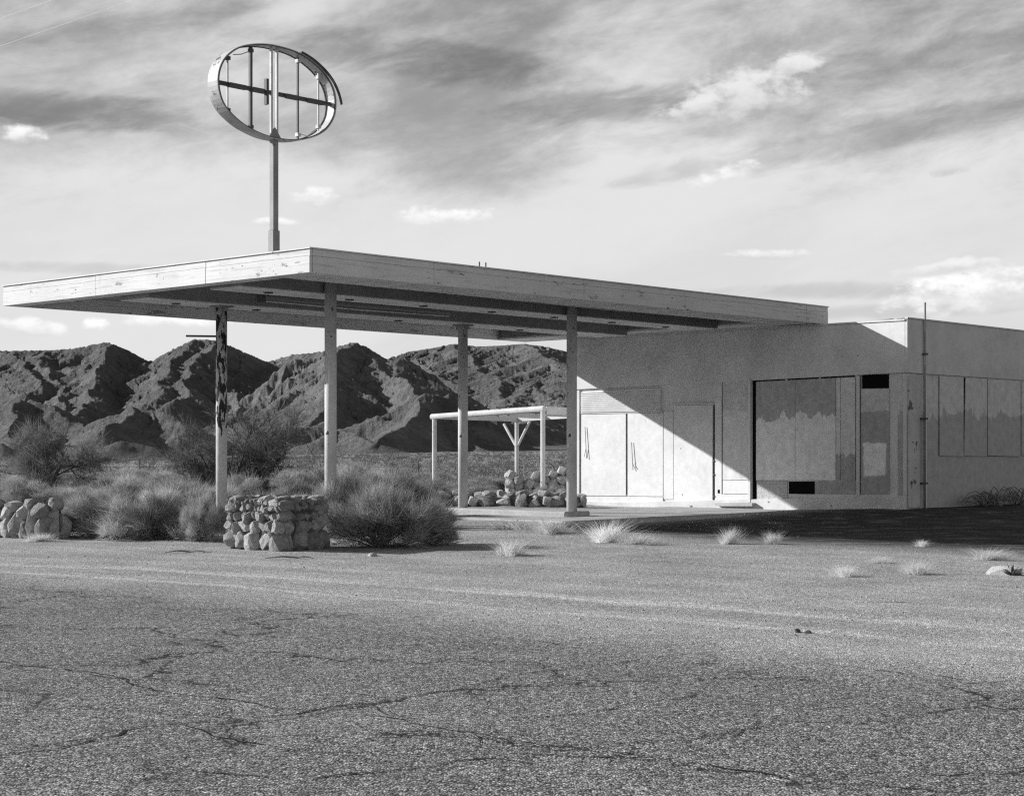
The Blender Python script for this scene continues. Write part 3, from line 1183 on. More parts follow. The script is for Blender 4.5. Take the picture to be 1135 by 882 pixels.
p3 = fquad('window_board', 'ply_left', 801.6, 831.2, 423, 421.8, 532, 531.6, .024, bevel=.003)
fquad('window_board', 'board_white', 801.6, 831.2, 532.6, 532.2, 547, 547, .022, bevel=.003)
fquad('door_gap', 'black_void', 800.5, 801.4, 422.5, 422.5, 547, 547, .006)
fquad('kick_board', 'board_white', 800.4, 832, 547.6, 547.6, 556.3, 556.3, .03)
fquad('threshold', 'concrete', 799, 840, 557, 557, 560.5, 560.5, .22)
fquad('fin', 'board_white', 831.8, 834.4, 421.5, 421.4, 556.5, 556.5, .10)
fquad('door_gap', 'black_void', 834.6, 838.6, 422, 422, 556, 556, .006)
fquad('head_gap', 'black_void', 836, 947.5, 420.5, 415.0, 423.0, 417.6, .007)
for xx in (872, 909):
    fquad('clip', 'board_trim', xx - 1, xx + 1, 418, 418, 421.5, 421.5, .012)
fquad('window_board', 'ply_big', 838.8, 882, 423.3, 421.2, 531.8, 531.8, .03, bevel=.003)
fquad('window_board', 'ply_big', 882.3, 926.8, 421.2, 419, 531.8, 532.2, .028, bevel=.003)
fquad('window_board', 'ply_side', 927.3, 932, 419, 418.8, 532.2, 532.2, .02, bevel=.002)
fquad('window_board', 'ply_side', 932.6, 948.6, 418.8, 418, 532.2, 532.5, .024, bevel=.003)
fquad('door_gap', 'black_void', 948.8, 950.0, 417, 417, 547, 547, .006)
fquad('trim_post', 'board_trim', 950.2, 953.8, 416.5, 416.4, 549, 549, .045)
material('rough_block', lambda n: (n.mix(n.noise(n.vec('MULTIPLY', coords(n), (1, 1, 2.5)), 14, 5, .7), .30, .72), n.noise(n.vec('MULTIPLY', coords(n), (1, 1, 2.5)), 22, 5, .7), .03), .9, .1)
fquad('low_board', 'rough_block', 839, 873.2, 533, 533, 555, 555, .02, bevel=.003)
vt = fquad('vent_opening', 'black_void', 874.6, 903.2, 533.5, 533.2, 547.2, 547.5, .008)
fquad('low_board', 'ply_side', 904, 949.0, 533, 533, 547, 547.5, .018, bevel=.003)
d2 = fquad('door', 'door_paint', 955, 986, 431.3, 430.8, 547, 547.4, .026, bevel=.003)
d2['label'] = 'door repainted in pale and dark patches'
fquad('transom_opening', 'black_void', 955.8, 985.4, 415.4, 414.6, 430.6, 430.2, .008)
fquad('door_gap', 'black_void', 954.0, 954.8, 415.5, 415.5, 547.5, 547.5, .006)
fquad('trim_post', 'board_trim', 1002.4, 1004.8, 414, 414, 561, 561, .052)
# plinth
a = fp(641, 556.8)
b2 = fp(1004.5, 560)
MB().hexa([(-.09, a[0] - YC, -.2), (-.09, 0, -.2), (-.001, 0, -.2), (-.001, a[0] - YC, -.2),
           (-.09, a[0] - YC, fp(641, 557.3)[1]), (-.09, 0, fp(1004, 549.5)[1]), (-.001, 0, fp(1004, 549.5)[1]), (-.001, a[0] - YC, fp(641, 557.3)[1])]).build('plinth', 'plinth', bld, bevel=.008)
# hanging straps on the garage doors
for (x0, y0, x1, y1, x2) in ((650, 473, 652, 508, 649.5), (701.5, 490, 703.5, 521, 705.5)):
    (la, za), (lb_, zb_), (lc, zc) = fp(x0, y0), fp(x1, y1), fp(x2, y1)
    mb = MB().tube([(-.05, la - YC, za), (-.055, (la + lb_) / 2 - YC, (za + zb_) / 2), (-.06, lb_ - YC, zb_)], .007, 6)
    mb.tube([(-.055, (la + lb_) / 2 - YC, (za + zb_) / 2 - .15), (-.06, lc - YC, zc + .04)], .006, 6)
    mb.build('strap', 'rust_metal', bld)


# boarded windows of the wing
def rquad(name, mat, px0, px1, yt0, yt1, yb0, yb1, proud, parent=bld):
    a, za = rp(px0, yt0)
    b, zb = rp(px1, yt1)
    _, zc = rp(px1, yb1)
    _, zd = rp(px0, yb0)
    pts = [(a, -proud, zd), (b, -proud, zc), (b, -.001, zc), (a, -.001, zd), (a, -proud, za), (b, -proud, zb), (b, -.001, zb), (a, -.001, za)]
    return MB().hexa([(p[0] - XF, p[1], p[2]) for p in pts]).build(name, mat, parent, bevel=.003)


rquad('window_gap', 'black_void', 1040.2, 1129.8, 416.9, 422.2, 504.8, 506.2, .008)
for (x0, x1, y0, y1, skew) in ((1040.4, 1066.8, 416.5, 418.1, 0), (1067.6, 1092.8, 418.2, 419.8, 1.6), (1093.8, 1129.5, 419.8, 422, 0)):
    a, za = rp(x0 + skew, y0)
    a2, zd = rp(x0, 505)
    b, zb = rp(x1, y1)
    _, zc = rp(x1, 505.9)
    pts = [(a2, -.028, zd), (b, -.028, zc), (b, -.009, zc), (a2, -.009, zd), (a, -.028, za), (b, -.028, zb), (b, -.009, zb), (a, -.009, za)]
    MB().hexa([(p[0] - XF, p[1], p[2]) for p in pts]).build('window_board', 'wing_paint', bld, bevel=.003)
r3 = rp(1131.5, 422)[0]
r4 = r3 + 1.0
for k in range(3):
    MB().box(r3 + k * 1.05 - XF, r3 + k * 1.05 + 1.0 - XF, -.028, -.002, rp(1093, 505)[1], rp(1093, 420)[1]).build('window_board', 'wing_paint', bld, bevel=.003)
# corner board with flaking paint, conduit and mast
paint('corner_flaked', .56, .34, .62, 4.0, .5, grime=.6, spot_val=.13)
rquad('corner_board', 'corner_flaked', 1006, 1018.5, 416, 416.5, 562, 562.5, .022)
rq = rp(1021, 500)[0] - XF
mst = MB().tube([(rq, -.085, rp(1021, 563.5)[1]), (rq, -.085, rp(1021, 335.5)[1])], .022, 10).build('mast_pipe', 'pole_metal', bld, smooth=True)
for zz in (.6, 1.9, 3.2):
    MB().box(rq - .05, rq + .05, -.13, -.052 if zz > 3 else -.001, zz, zz + .04).build('pipe_clamp', 'rust_metal', mst)
rquad('wall_board', 'board_white', 1023.5, 1026, 416, 416.5, 564, 564, .03)
# debris on the coping
for k in range(6):
    l, z = fp(975 + k * 5, 353)
    MB().box(.02 + .03 * k % .1, .1, l - YC - .05, l - YC + .04, ZP + .036, ZP + .05 + .012 * (k % 3)).build('loose_felt', 'roof_felt', bld)

# ------------------------------------------------------------------ the empty oval sign
SB = S(2.1, 3.4, 4.2)
sign = empty('oval_sign', SB, ROT, 'empty oval sign frame on a tall pole above the canopy', 'sign')
ZC = EYE + 6.02 - 4.2                   # centre height above the canopy roof
AX, AZ, DEP = 1.29, .79, .26


def oval(t, k=1.0):
    # blunt oval, a bit fuller than an ellipse
    c, s = math.cos(t), math.sin(t)
    return AX * k * math.copysign(abs(c) ** .94, c), AZ * k * math.copysign(abs(s) ** .94, s)


def ring(k0, k1, y0, y1, t0=0, t1=2 * math.pi, n=72, bump=.0):
    mb = MB()
    vs = []
    closed = abs(t1 - t0 - 2 * math.pi) < 1e-6
    cnt = n if closed else n + 1
    for i in range(cnt):
        t = t0 + (t1 - t0) * i / n
        j = 1 + bump * (mnoise.noise(Vector((math.cos(t) * 3, math.sin(t) * 3, 1.7))))
        for (k, y) in ((k0, y0), (k1, y0), (k1, y1), (k0, y1)):
            a, b = oval(t, k * j)
            vs.append((a, y, b + ZC))
    fs = []
    for i in range(n):
        i2 = (i + 1) % cnt
        for q in range(4):
            q2 = (q + 1) % 4
            fs.append((i * 4 + q, i2 * 4 + q, i2 * 4 + q2, i * 4 + q2))
    mb.add(vs, fs)
    return mb


rg = ring(.985, 1.0, -DEP / 2, DEP / 2, bump=.012).build('sign_ring', 'sign_metal', sign)
ring(.968, .984, -DEP / 2, -DEP / 2 + .02, bump=.012).build('rim', 'sign_dark', rg)
ring(.968, .984, DEP / 2 - .02, DEP / 2, bump=.012).build('rim', 'sign_dark', rg)
# pole, sleeve and doubled upright
MB().box(-.072, .072, -.072, .072, .0, .80).build('pole_sleeve', 'pole_metal', sign, bevel=.008)
MB().box(-.055, .055, -.055, .055, .801, ZC - AZ + .02).build('pole', 'pole_metal', sign, bevel=.006)
for x in (-.06, .06):
    MB().box(x - .019, x + .019, -.025, .025, ZC - AZ + .021, ZC + AZ - .02).build('upright', 'sign_light', sign, bevel=.004)
MB().add([(-.14, -.03, ZC - AZ + .03), (.14, -.03, ZC - AZ + .03), (.0, -.03, ZC - AZ + .22), (-.14, .03, ZC - AZ + .03), (.14, .03, ZC - AZ + .03), (.0, .03, ZC - AZ + .22)],
         [(0, 1, 2), (5, 4, 3), (0, 3, 4, 1), (1, 4, 5, 2), (2, 5, 3, 0)]).build('gusset', 'pole_metal', sign)
# crossbar with ballast boxes
cbx = MB().box(-AX + .03, -.087, -.04, .04, ZC - .03, ZC + .03).build('crossbar', 'sign_dark', sign, bevel=.005)
MB().box(.087, AX - .03, -.04, .04, ZC - .03, ZC + .03).build('crossbar', 'sign_dark', sign, bevel=.005)
for (x0, x1) in ((-1.0, -.66), (.2, .45), (.68, 1.02), (-.52, -.27)):
    MB().box(x0, x1, -.09, -.041, ZC - .06, ZC + .02).build('ballast_box', 'rust_metal', cbx, bevel=.004)
MB().box(-.24, -.19, -.1, -.03, ZC - .23, ZC + .2).build('bracket', 'sign_dark', sign)
# upright rods that held the lamps
for (x, rad, mat) in ((-.98, .012, 'sign_metal'), (-.5, .024, 'sign_dark'), (.52, .015, 'sign_dark'), (.98, .013, 'sign_light')):
    h = AZ * math.sqrt(max(0, 1 - (x / AX) ** 2)) * .97
    rod = MB().box(x - rad, x + rad, -rad, rad, ZC - h, ZC + h).build('lamp_rod', mat, sign)
    for s in (-1, 1):
        MB().box(x - .035, x + .035, -.04, .03, ZC + s * (h - .07) - .03, ZC + s * (h - .07) + .03).build('lamp_socket', 'sign_light' if x > 0 else 'rust_metal', rod)
# torn edge trim that springs away at the upper right
mb = MB()
vs = []
N = 26
for i in range(N + 1):
    q = i / N
    t = R(70) + (R(2) - R(70)) * q
    a, b = oval(t, 1.012 + .10 * max(0, q - .35) ** 1.3)
    if q > .78:
        b -= .25 * (q - .78) * .6
        a += .10 * (q - .78)
    vs += [(a, -DEP / 2 - .03, b + ZC - .004), (a, -DEP / 2 - .03, b + ZC + .022), (a + .004, -DEP / 2 + .03, b + ZC + .022), (a + .004, -DEP / 2 + .03, b + ZC - .004)]
fs = []
for i in range(N):
    for q in range(4):
        fs.append((i * 4 + q, i * 4 + 4 + q, i * 4 + 4 + (q + 1) % 4, i * 4 + (q + 1) % 4))
fs += [(0, 1, 2, 3), (N * 4 + 3, N * 4 + 2, N * 4 + 1, N * 4)]
mb.add(vs, fs).build('torn_trim', 'sign_dark', sign)
# slack lamp wires
for (x0, x1, s) in ((-.86, -.52, 1), (.56, .95, -1), (-.8, -.52, -1)):
    h0 = AZ * math.sqrt(1 - (x0 / AX) ** 2) * .86 * s
    h1 = AZ * math.sqrt(1 - (x1 / AX) ** 2) * .86 * s
    MB().tube([(x0, 0, ZC + h0), ((x0 + x1) / 2, .02, ZC + (h0 + h1) / 2 - .05 + .03 * s), (x1, 0, ZC + h1)], .009, 5).build('lamp_wire', 'wire_metal', sign)

# ------------------------------------------------------------------ pergola
P1 = at(481.5, 462, 47)
D1 = Vector((.7337, -.6794, 0))
P2 = P1 + D1 * 4.05
P2.z = 1.3 + 45 * P2.y / F
P3 = P1 + Vector((RV.x, RV.y, 0)) * 3.39
P3.z = 1.3 + 33 * P3.y / F
P4 = P2 + Vector((RV.x, RV.y, 0)) * 3.39
P4.z = P2.z - .04
pb = Vector((P1.x, P1.y, gz(P1.x, P1.y)))
perg = empty('pergola', pb, 0, 'bare white timber pergola frame behind the station by the rubble walls', 'pergola')


def pmb():
    return MB()


for P in (P1, P2, P3, P4):
    g = Vector((P.x, P.y, gz(P.x, P.y) - .15))
    MB().tube([g - pb, P - pb + Vector((0, 0, -.06))], .065, 10).build('post', 'pergola_wood', perg, smooth=False)
MB().tube([P1 - pb + D1 * -.1, P2 - pb + D1 * .06], .085, 10).build('beam', 'pergola_wood', perg)


def plank(a, b, w, h, name='beam', mat='pergola_wood', dz=0.0):
    d = (b - a)
    s = Vector((-d.y, d.x, 0)).normalized() * w / 2
    up = Vector((0, 0, h))
    a = a - pb + Vector((0, 0, dz))
    b = b - pb + Vector((0, 0, dz))
    MB().hexa([a - s, b - s, b + s, a + s, a - s + up, b - s + up, b + s + up, a + s + up]).build(name, mat, perg)


plank(P1 + RV * .1, P3 + RV * .3, .1, .12, dz=-.06)
plank(P2 + RV * .1, P4 + RV * .3, .1, .2, dz=-.14)
plank(P3, P4, .1, .14, dz=-.06)
for f in (.28, .5, .72):
    a = P1.lerp(P2, f)
    b = P3.lerp(P4, f)
    plank(a + RV * .1, b - RV * .06, .06, .09, 'rafter', 'dark_wood' if f > .6 else 'pergola_wood', -.03)
DD = (P4 - P3).normalized()
for s in (-1, 1):
    a = P3 + Vector((0, 0, -.75)) + DD * .05 * s
    b = P3 + DD * (.52 * s) + Vector((0, 0, -.08 + (P4.z - P3.z) / 4 * .5 * s))
    MB().tube([a - pb, b - pb], .04, 8).build('brace', 'pergola_wood', perg)
for f in (.52, .62, .86):
    a = P1.lerp(P2, f)
    MB().tube([a - pb + Vector((-.1, -.02, .12)), a - pb + Vector((.06, -.05, .06)), a - pb + Vector((.25, .15, -.10))], .016, 5).build('hook', 'rust_metal', perg)

# ------------------------------------------------------------------ stones
def stone_mesh(i, sx, sy, sz):
    bm = bmesh.new()
    bmesh.ops.create_icosphere(bm, subdivisions=2, radius=.5)
    rs = random.Random(100 + i)
    off = Vector((rs.uniform(0, 50), rs.uniform(0, 50), rs.uniform(0, 50)))
    cuts = [(Vector((rs.gauss(0, 1), rs.gauss(0, 1), rs.gauss(0, 1))).normalized(), rs.uniform(.36, .50)) for _ in range(13)] + [(Vector((0, q, 0)), .43) for q in (-1, 1)]
    for v in bm.verts:
        n = v.co.normalized()
        p = n * (.5 / (abs(n.x) ** 5 + abs(n.y) ** 5 + abs(n.z) ** 5) ** .2) * (1.12 + .12 * mnoise.noise(n * 1.3 + off) + .05 * mnoise.noise(n * 3.5 + off))
        for (c, d) in cuts:
            q = p.dot(c)
            if q > d:
                p = p - c * (q - d)
        v.co = Vector((p.x * sx, p.y * sy, p.z * sz))
    me = bpy.data.meshes.new('stone')
    bm.to_mesh(me)
    bm.free()
    me.polygons.foreach_set('use_smooth', [True] * len(me.polygons))
    try:
        me.set_sharp_from_angle(angle=R(20))
    except Exception:
        pass
    me.materials.append(MATS['stone'])
    return me


STONES = [stone_mesh(i, 1.12, 1.16, 1.12) for i in range(12)]


def stone(parent, p, size, rot=None):
    o = bpy.data.objects.new('stone', random.choice(STONES))
    col.objects.link(o)
    o.parent = parent
    o.location = p
    o.scale = size
    o.rotation_euler = rot or (random.uniform(-.25, .25), random.uniform(-.25, .25), random.uniform(-.3, .3))
    return o


def stone_face(parent, o, ux, length, rows, nrm, depth=.24, wr=(.9, 1.5), x0=0.0):
    """rows of fieldstones in a face that starts at o, runs along ux and looks along nrm"""
    z = 0.0
    ang = math.atan2(ux.y, ux.x)
    for h in rows:
        x = x0 - random.uniform(0, .1)
        while x < length - .05:
            w = min(h * random.uniform(*wr), length - x + .06)
            hh = h * random.uniform(.95, 1.18)
            p = o + ux * (x + w / 2) + nrm * random.uniform(-.045, .03) + Vector((0, 0, z + h / 2 + random.uniform(-.02, .02)))
            stone(parent, p, (w * 1.02, depth * 1.1, hh * 1.0), (random.uniform(-.1, .1), random.uniform(-.28, .28), ang + random.uniform(-.12, .12)))
            x += w * .98
        z += h


# square planter of fieldstone beside the big shrub
cnr = gnd(307, 611.5)
pl = empty('stone_planter', (cnr.x, cnr.y, gz(cnr.x, cnr.y)), ROT, 'square fieldstone planter with one sunlit face, beside the large round shrub', 'planter')
core = MB().box(.06, .79, .06, 1.0, -.05, .60).build('core', 'mortar', pl)
X_, Y_ = Vector((1, 0, 0)), Vector((0, 1, 0))
random.seed(21)
stone_face(pl, Vector((.09, 0, 0)), Y_, 1.06, [.23, .16, .11, .09, .07], -X_, .2, wr=(.6, 1.25))
stone_face(pl, Vector((.06, .09, 0)), X_, .80, [.22, .16, .12, .09, .07], -Y_, .2, wr=(.7, 1.35))
stone_face(pl, Vector((0, .98, 0)), X_, .84, [.25, .2, .18], Y_, .2, wr=(1.1, 1.7))
stone_face(pl, Vector((.76, 0, 0)), Y_, 1.06, [.25, .2, .18], X_, .2, wr=(1.1, 1.7))
for k in range(16):
    a = random.uniform(0, 1)
    side = k % 4
    p = [(a * .8, .12), (.12, a * 1.0), (a * .8, .94), (.72, a * 1.0)][side]
    stone(pl, (p[0], p[1], .635 + random.uniform(-.02, .025)), (random.uniform(.18, .28), random.uniform(.14, .2), random.uniform(.07, .11)))

# taller standing stones at the left edge of the picture
random.seed(4)
c2 = gnd(44, 598)
pl2 = empty('stone_planter', (c2.x, c2.y, gz(c2.x, c2.y)), ROT, 'stone planter of tall upright boulders at the left edge', 'planter')
MB().box(.1, .42, .1, 2.0, -.05, .40).build('core', 'mortar', pl2)
for (l, w, h, z, rr) in [(.05, .22, .30, .0, .1), (.26, .24, .44, .0, -.12), (.50, .20, .26, .0, .08), (.52, .22, .26, .25, .2), (.74, .24, .40, .0, -.1), (.98, .2, .28, .0, .1),
                         (1.0, .22, .24, .26, -.2), (1.22, .26, .42, .0, .1), (1.5, .24, .32, .0, 0), (1.52, .24, .2, .32, .3), (1.78, .26, .4, .0, .1), (2.02, .24, .3, .0, 0),
                         (.1, .2, .22, .29, .3), (.3, .17, .15, .42, .2), (.8, .18, .16, .39, -.3), (1.24, .18, .14, .42, .2)]:
    stone(pl2, (.1 + random.uniform(-.03, .03), l, z + h * .48), (.24, w, h), (rr, random.uniform(-.2, .2), random.uniform(-.3, .3)))
for (r, w, h, z) in [(.22, .26, .46, 0), (.42, .2, .34, 0), (.3, .22, .18, .42)]:
    stone(pl2, (r, .06, z + h * .48), (w, .22, h), (random.uniform(-.2, .2), .1, 0))

# low wall and rubble wall behind the pump island
random.seed(33)
w0 = at(486, 560, 38.4)
w0.z = gz(w0.x, w0.y)
wdir = (at(646, 560, 37.6) - at(486, 560, 38.4))
wlen = Vector((wdir.x, wdir.y, 0)).length
wrot = math.atan2(wdir.y, wdir.x)
lw = empty('low_stone_wall', w0, wrot, 'low fieldstone wall running behind the pump island', 'stone wall')
MB().box(.02, wlen, -.03, .40, -.05, .22).build('core', 'mortar', lw)
stone_face(lw, Vector((0, .06, 0)), X_, wlen, [.25], -Y_, .3, (.8, 1.7))
for k in range(13):
    stone(lw, (.1 + k * wlen / 13 + random.uniform(-.05, .05), .22, .24 + random.uniform(-.02, .03)), (random.uniform(.24, .34), .36, random.uniform(.12, .2)))
w1 = at(563, 552, 45.5)
w1.z = gz(w1.x, w1.y)
rw = empty('rubble_wall', w1, 0, 'higher rubble wall rising toward the corner of the white building', 'stone wall')
stone_h = [.62, .5, .48, .56, .7, .78]
MB().box(.15, 2.7, .12, .5, -.05, .42).build('core', 'mortar', rw)
for i in range(12):
    x = .05 + i * .235
    hmax = np.interp(x, [0, .35, .7, 1.1, 1.6, 2.0, 2.8], [.62, .46, .52, .50, .72, .78, .70])
    z = 0
    while z < hmax - .06:
        h = random.uniform(.17, .27)
        stone(rw, (x + random.uniform(-.04, .04), .12 + random.uniform(-.05, .05), z + h / 2), (random.uniform(.24, .32), .3, h * 1.15))
        z += h * .92

# ------------------------------------------------------------------ plants
def blades_mesh(name, base, tip, width, tone, bend=0.12, segs=1):
    """thin tapered blades: base, tip (n,3), width (n,)"""
    n = len(base)
    d = tip - base
    rnd = RNG.normal(size=(n, 3))
    s = np.cross(d, rnd)
    s /= (np.linalg.norm(s, axis=1, keepdims=True) + 1e-9)
    w = (s * width[:, None] * .5)
    if segs == 1:
        V = np.stack([base - w, base + w, tip], 1).reshape(-1, 3)
        Fa = np.arange(3 * n).reshape(-1, 3)
        T = np.repeat(tone, 3)
    else:
        L = np.linalg.norm(d, axis=1, keepdims=True)
        mid = (base + tip) / 2 + np.cross(s, d) / (L + 1e-9) * (bend * L) * RNG.uniform(-1, 1, (n, 1)) + np.array([0, 0, 1]) * bend * L * .6
        V = np.stack([base - w, base + w, mid - w * .75, mid + w * .75, tip], 1).reshape(-1, 3)
        k = np.arange(n)[:, None] * 5
        Fa = np.concatenate([k + np.array([[0, 1, 3]]), k + np.array([[0, 3, 2]]), k + np.array([[2, 3, 4]])], 0)
        T = np.repeat(tone, 5)
    return np_mesh(name, V, Fa, T)


def shrub_meshes(seed, n=9000, lump=9, mat='shrub_foliage', wmm=5.0, L=(.06, .22)):
    """unit shrub: half-width 1, height 1; returns (stems, foliage) meshes"""
    rng = np.random.default_rng(seed)
    # several overlapping clumps make an uneven outline
    lump = 34
    ph = rng.uniform(0, 2 * np.pi, lump)
    el = np.arcsin(rng.uniform(0.0, 1.0, lump))
    rd = rng.uniform(.35, .90, lump)
    cen = np.stack([np.cos(ph) * np.cos(el) * rd, np.sin(ph) * np.cos(el) * rd, .08 + np.sin(el) * rd * .82], 1)
    rad = rng.uniform(.09, .27, lump)
    cen = np.concatenate([cen, [[0, 0, .25], [.2, 0, .2], [-.2, .1, .2]]])
    rad = np.append(rad, [.42, .36, .36])
    which = rng.choice(len(rad), n, p=rad ** 2 / (rad ** 2).sum())
    u = rng.normal(size=(n, 3))
    u /= np.linalg.norm(u, axis=1, keepdims=True)
    u[:, 2] = np.where(rng.random(n) < .72, np.abs(u[:, 2]), u[:, 2])
    rr = rad[which] * rng.random(n) ** .38
    p = cen[which] + u * rr[:, None]
    p[:, 2] = np.abs(p[:, 2])
    # blades fan out from a low heart
    out = p - np.array([0, 0, -.25])
    out = out / np.linalg.norm(out, axis=1, keepdims=True)
    dirs = .8 * out + .5 * u + .55 * rng.normal(size=(n, 3))
    dirs /= np.linalg.norm(dirs, axis=1, keepdims=True)
    ln = rng.uniform(L[0], L[1], n) * np.where(rng.random(n) < .09, 2.2, 1.0)
    base = p
    tip = p + dirs * ln[:, None]
    tip[:, 2] = np.maximum(tip[:, 2], .01)
    clump_tone = np.append(rng.uniform(.2, .9, lump), [.25, .2, .2])[which]
    tone = np.clip(clump_tone + rng.normal(size=n) * .28, 0, 1)
    wd = rng.uniform(.6, 1.3, n) * wmm / 1000
    return base, tip, wd, tone


SHRUBS = []
for i in range(6):
    b, t, w, tn = shrub_meshes(200 + i, n=30000)
    me = blades_mesh('shrub_foliage', b, t, w * 1.25, tn, segs=1)
    me.materials.append(MATS['shrub_foliage'])
    mb = MB()
    rs = random.Random(i)
    for k in range(44):
        a = rs.uniform(0, 2 * math.pi)
        e = rs.uniform(.1, 1.3)
        q = rs.uniform(.6, 1.12)
        p0 = Vector((rs.uniform(-.12, .12), rs.uniform(-.12, .12), -.03))
        p2 = Vector((math.cos(a) * math.cos(e) * q, math.sin(a) * math.cos(e) * q, math.sin(e) * q * .85))
        p1 = p0.lerp(p2, .5) + Vector((rs.uniform(-.08, .08), rs.uniform(-.08, .08), rs.uniform(-.02, .1)))
        mb.tube([p0, p1, p2], [.012, .008, .003], 4, False)
    sm = mb.mesh('stems')
    sm.materials.append(MATS['dry_stalk'])
    SHRUBS.append((sm, me))


def shrub(p, half, height, label, group=None, i=0, rot=None, depth=None):
    o = empty('desert_shrub', (p.x, p.y, gz(p.x, p.y) - .01), rot if rot is not None else random.uniform(0, 6.28), label, 'shrub', group)
    for nm, me in zip(('stems', 'foliage'), SHRUBS[i % len(SHRUBS)]):
        c = bpy.data.objects.new(nm, me)
        col.objects.link(c)
        c.parent = o
        c.scale = (half, depth or half, height)
    return o


random.seed(8)
GB = 'shrubs along the front edge of the lot'


def px_shrub(u, base, wpx, top, label, group=None, i=0, depth=.8, dy=0.0):
    p = gnd(u, base)
    p = Vector((p.x, p.y + dy, 0)) * 1.0
    sc = p.y / F
    half = wpx / 2 * sc * 1.22
    h = (EYE + (HY - top) * sc)
    return shrub(p, half, max(.2, h * 1.2), label, group, i)


px_shrub(425, 606, 128, 543, 'largest round grey shrub, right of the square stone planter', None, 0)
px_shrub(475, 604, 66, 556, 'low drooping shrub on the right flank of the largest shrub', None, 1)
px_shrub(385, 585, 86, 524, 'tall feathery shrub between the stone planter and the second column', None, 2)
px_shrub(438, 573, 92, 526, 'pale shrub showing above and behind the largest round shrub', None, 3)
px_shrub(108, 594, 96, 545, 'mounded grey shrub just right of the upright boulders', None, 4)
px_shrub(172, 597, 112, 545, 'broad grey shrub with dark hollow base, left of the flaked column', None, 5)
px_shrub(224, 600, 54, 552, 'small upright shrub touching the left side of the square planter', None, 0)
px_shrub(205, 574, 110, 528, 'tall pale shrub at the foot of the flaked column', None, 1)
px_shrub(140, 571, 96, 532, 'pale shrub behind the broad grey shrub on the left', None, 2)
px_shrub(330, 571, 90, 530, 'shrub rising behind the square stone planter', None, 3)
GM = 'shrubs in the belt behind the planters'
for (u, v, w, tp, lab) in [
        (30, 572, 80, 538, 'dim shrub directly behind the upright boulders, nearest the left edge'),
        (75, 566, 80, 540, 'dim shrub between the upright boulders and the mounded grey shrub'),
        (255, 566, 80, 532, 'dim shrub showing between the flaked column and the square planter'),
        (292, 562, 90, 528, 'dim shrub over the left half of the square planter'),
        (360, 562, 100, 524, 'dim broad shrub around the foot of the second column'),
        (410, 562, 90, 520, 'dim shrub just right of the second column'),
        (470, 560, 80, 534, 'dim shrub beyond the right flank of the largest shrub'),
        (120, 558, 100, 530, 'dim shrub to the right of the left bare tree trunk'),
        (185, 556, 100, 526, 'dim shrub in the belt midway between the two bare trees'),
        (240, 552, 90, 528, 'dim shrub in front of the leaning bare tree'),
        (20, 556, 80, 532, 'dim shrub left of the left bare tree trunk'),
        (310, 552, 90, 526, 'dim shrub just right of the leaning bare tree trunk'),
        (430, 552, 90, 528, 'dim far shrub behind the top of the largest shrub'),
        (500, 551, 70, 534, 'dim shrub at the foot of the leftmost pergola post'),
        (530, 553, 56, 538, 'small dim shrub just right of the third column'),
        (545, 549, 60, 531, 'dim shrub inside the pergola, left of the rubble wall'),
        (598, 549, 50, 534, 'dim shrub in front of the rubble wall by the pergola corner post'),
        (612, 556, 34, 538, 'smallest shrub, between the pergola corner post and the fourth column'),
        (380, 549, 90, 522, 'dim far shrub seen just right of the second column'),
        (60, 549, 90, 524, 'dim far shrub under the left bare tree'),
        (150, 546, 90, 522, 'dim far shrub on the fence line between the bare trees'),
        (280, 546, 90, 522, 'dim far shrub behind the leaning bare tree'),
        (460, 546, 80, 524, 'dim far shrub left of the leftmost pergola post')]:
    px_shrub(u, v, w, tp, lab, GM, random.randint(0, 5))

# dry grass tufts
TUFTS = []
for i in range(4):
    rng = np.random.default_rng(300 + i)
    n = 1000
    a = rng.uniform(0, 2 * np.pi, n)
    rb = .42 * rng.random(n) ** .6 * (.6 + .4 * np.sin(a * 3 + i))
    base = np.stack([np.cos(a) * rb, np.sin(a) * rb, np.zeros(n) - .01], 1)
    lean = rng.normal(size=(n, 2)) * .42 + rng.normal(size=2) * .15
    h = rng.uniform(.15, 1.0, n) ** 1.2 * (1 - .5 * rb / .42)
    tip = base + np.stack([lean[:, 0] * h + np.cos(a) * rb * .5, lean[:, 1] * h + np.sin(a) * rb * .5, h], 1)
    me = blades_mesh('grass_blades', base, tip, rng.uniform(.004, .009, n), np.clip(rng.normal(.6, .25, n), 0, 1), .1, 2)
    me.materials.append(MATS['dry_grass'])
    TUFTS.append(me)


def tuft(u, v, wpx, hpx, label, i, z=0.0):
    p = gnd(u, v)
    sc = p.y / F
    o = bpy.data.objects.new('grass_tuft', TUFTS[i % 4])
    col.objects.link(o)
    o.location = (p.x, p.y, gz(p.x, p.y))
    o.scale = (wpx * sc * 1.3, wpx * sc * 1.0, hpx * sc * 1.5)
    o.rotation_euler = (0, 0, random.uniform(0, 6))
    return tag(o, label, 'grass', 'dry grass tufts on the lot')


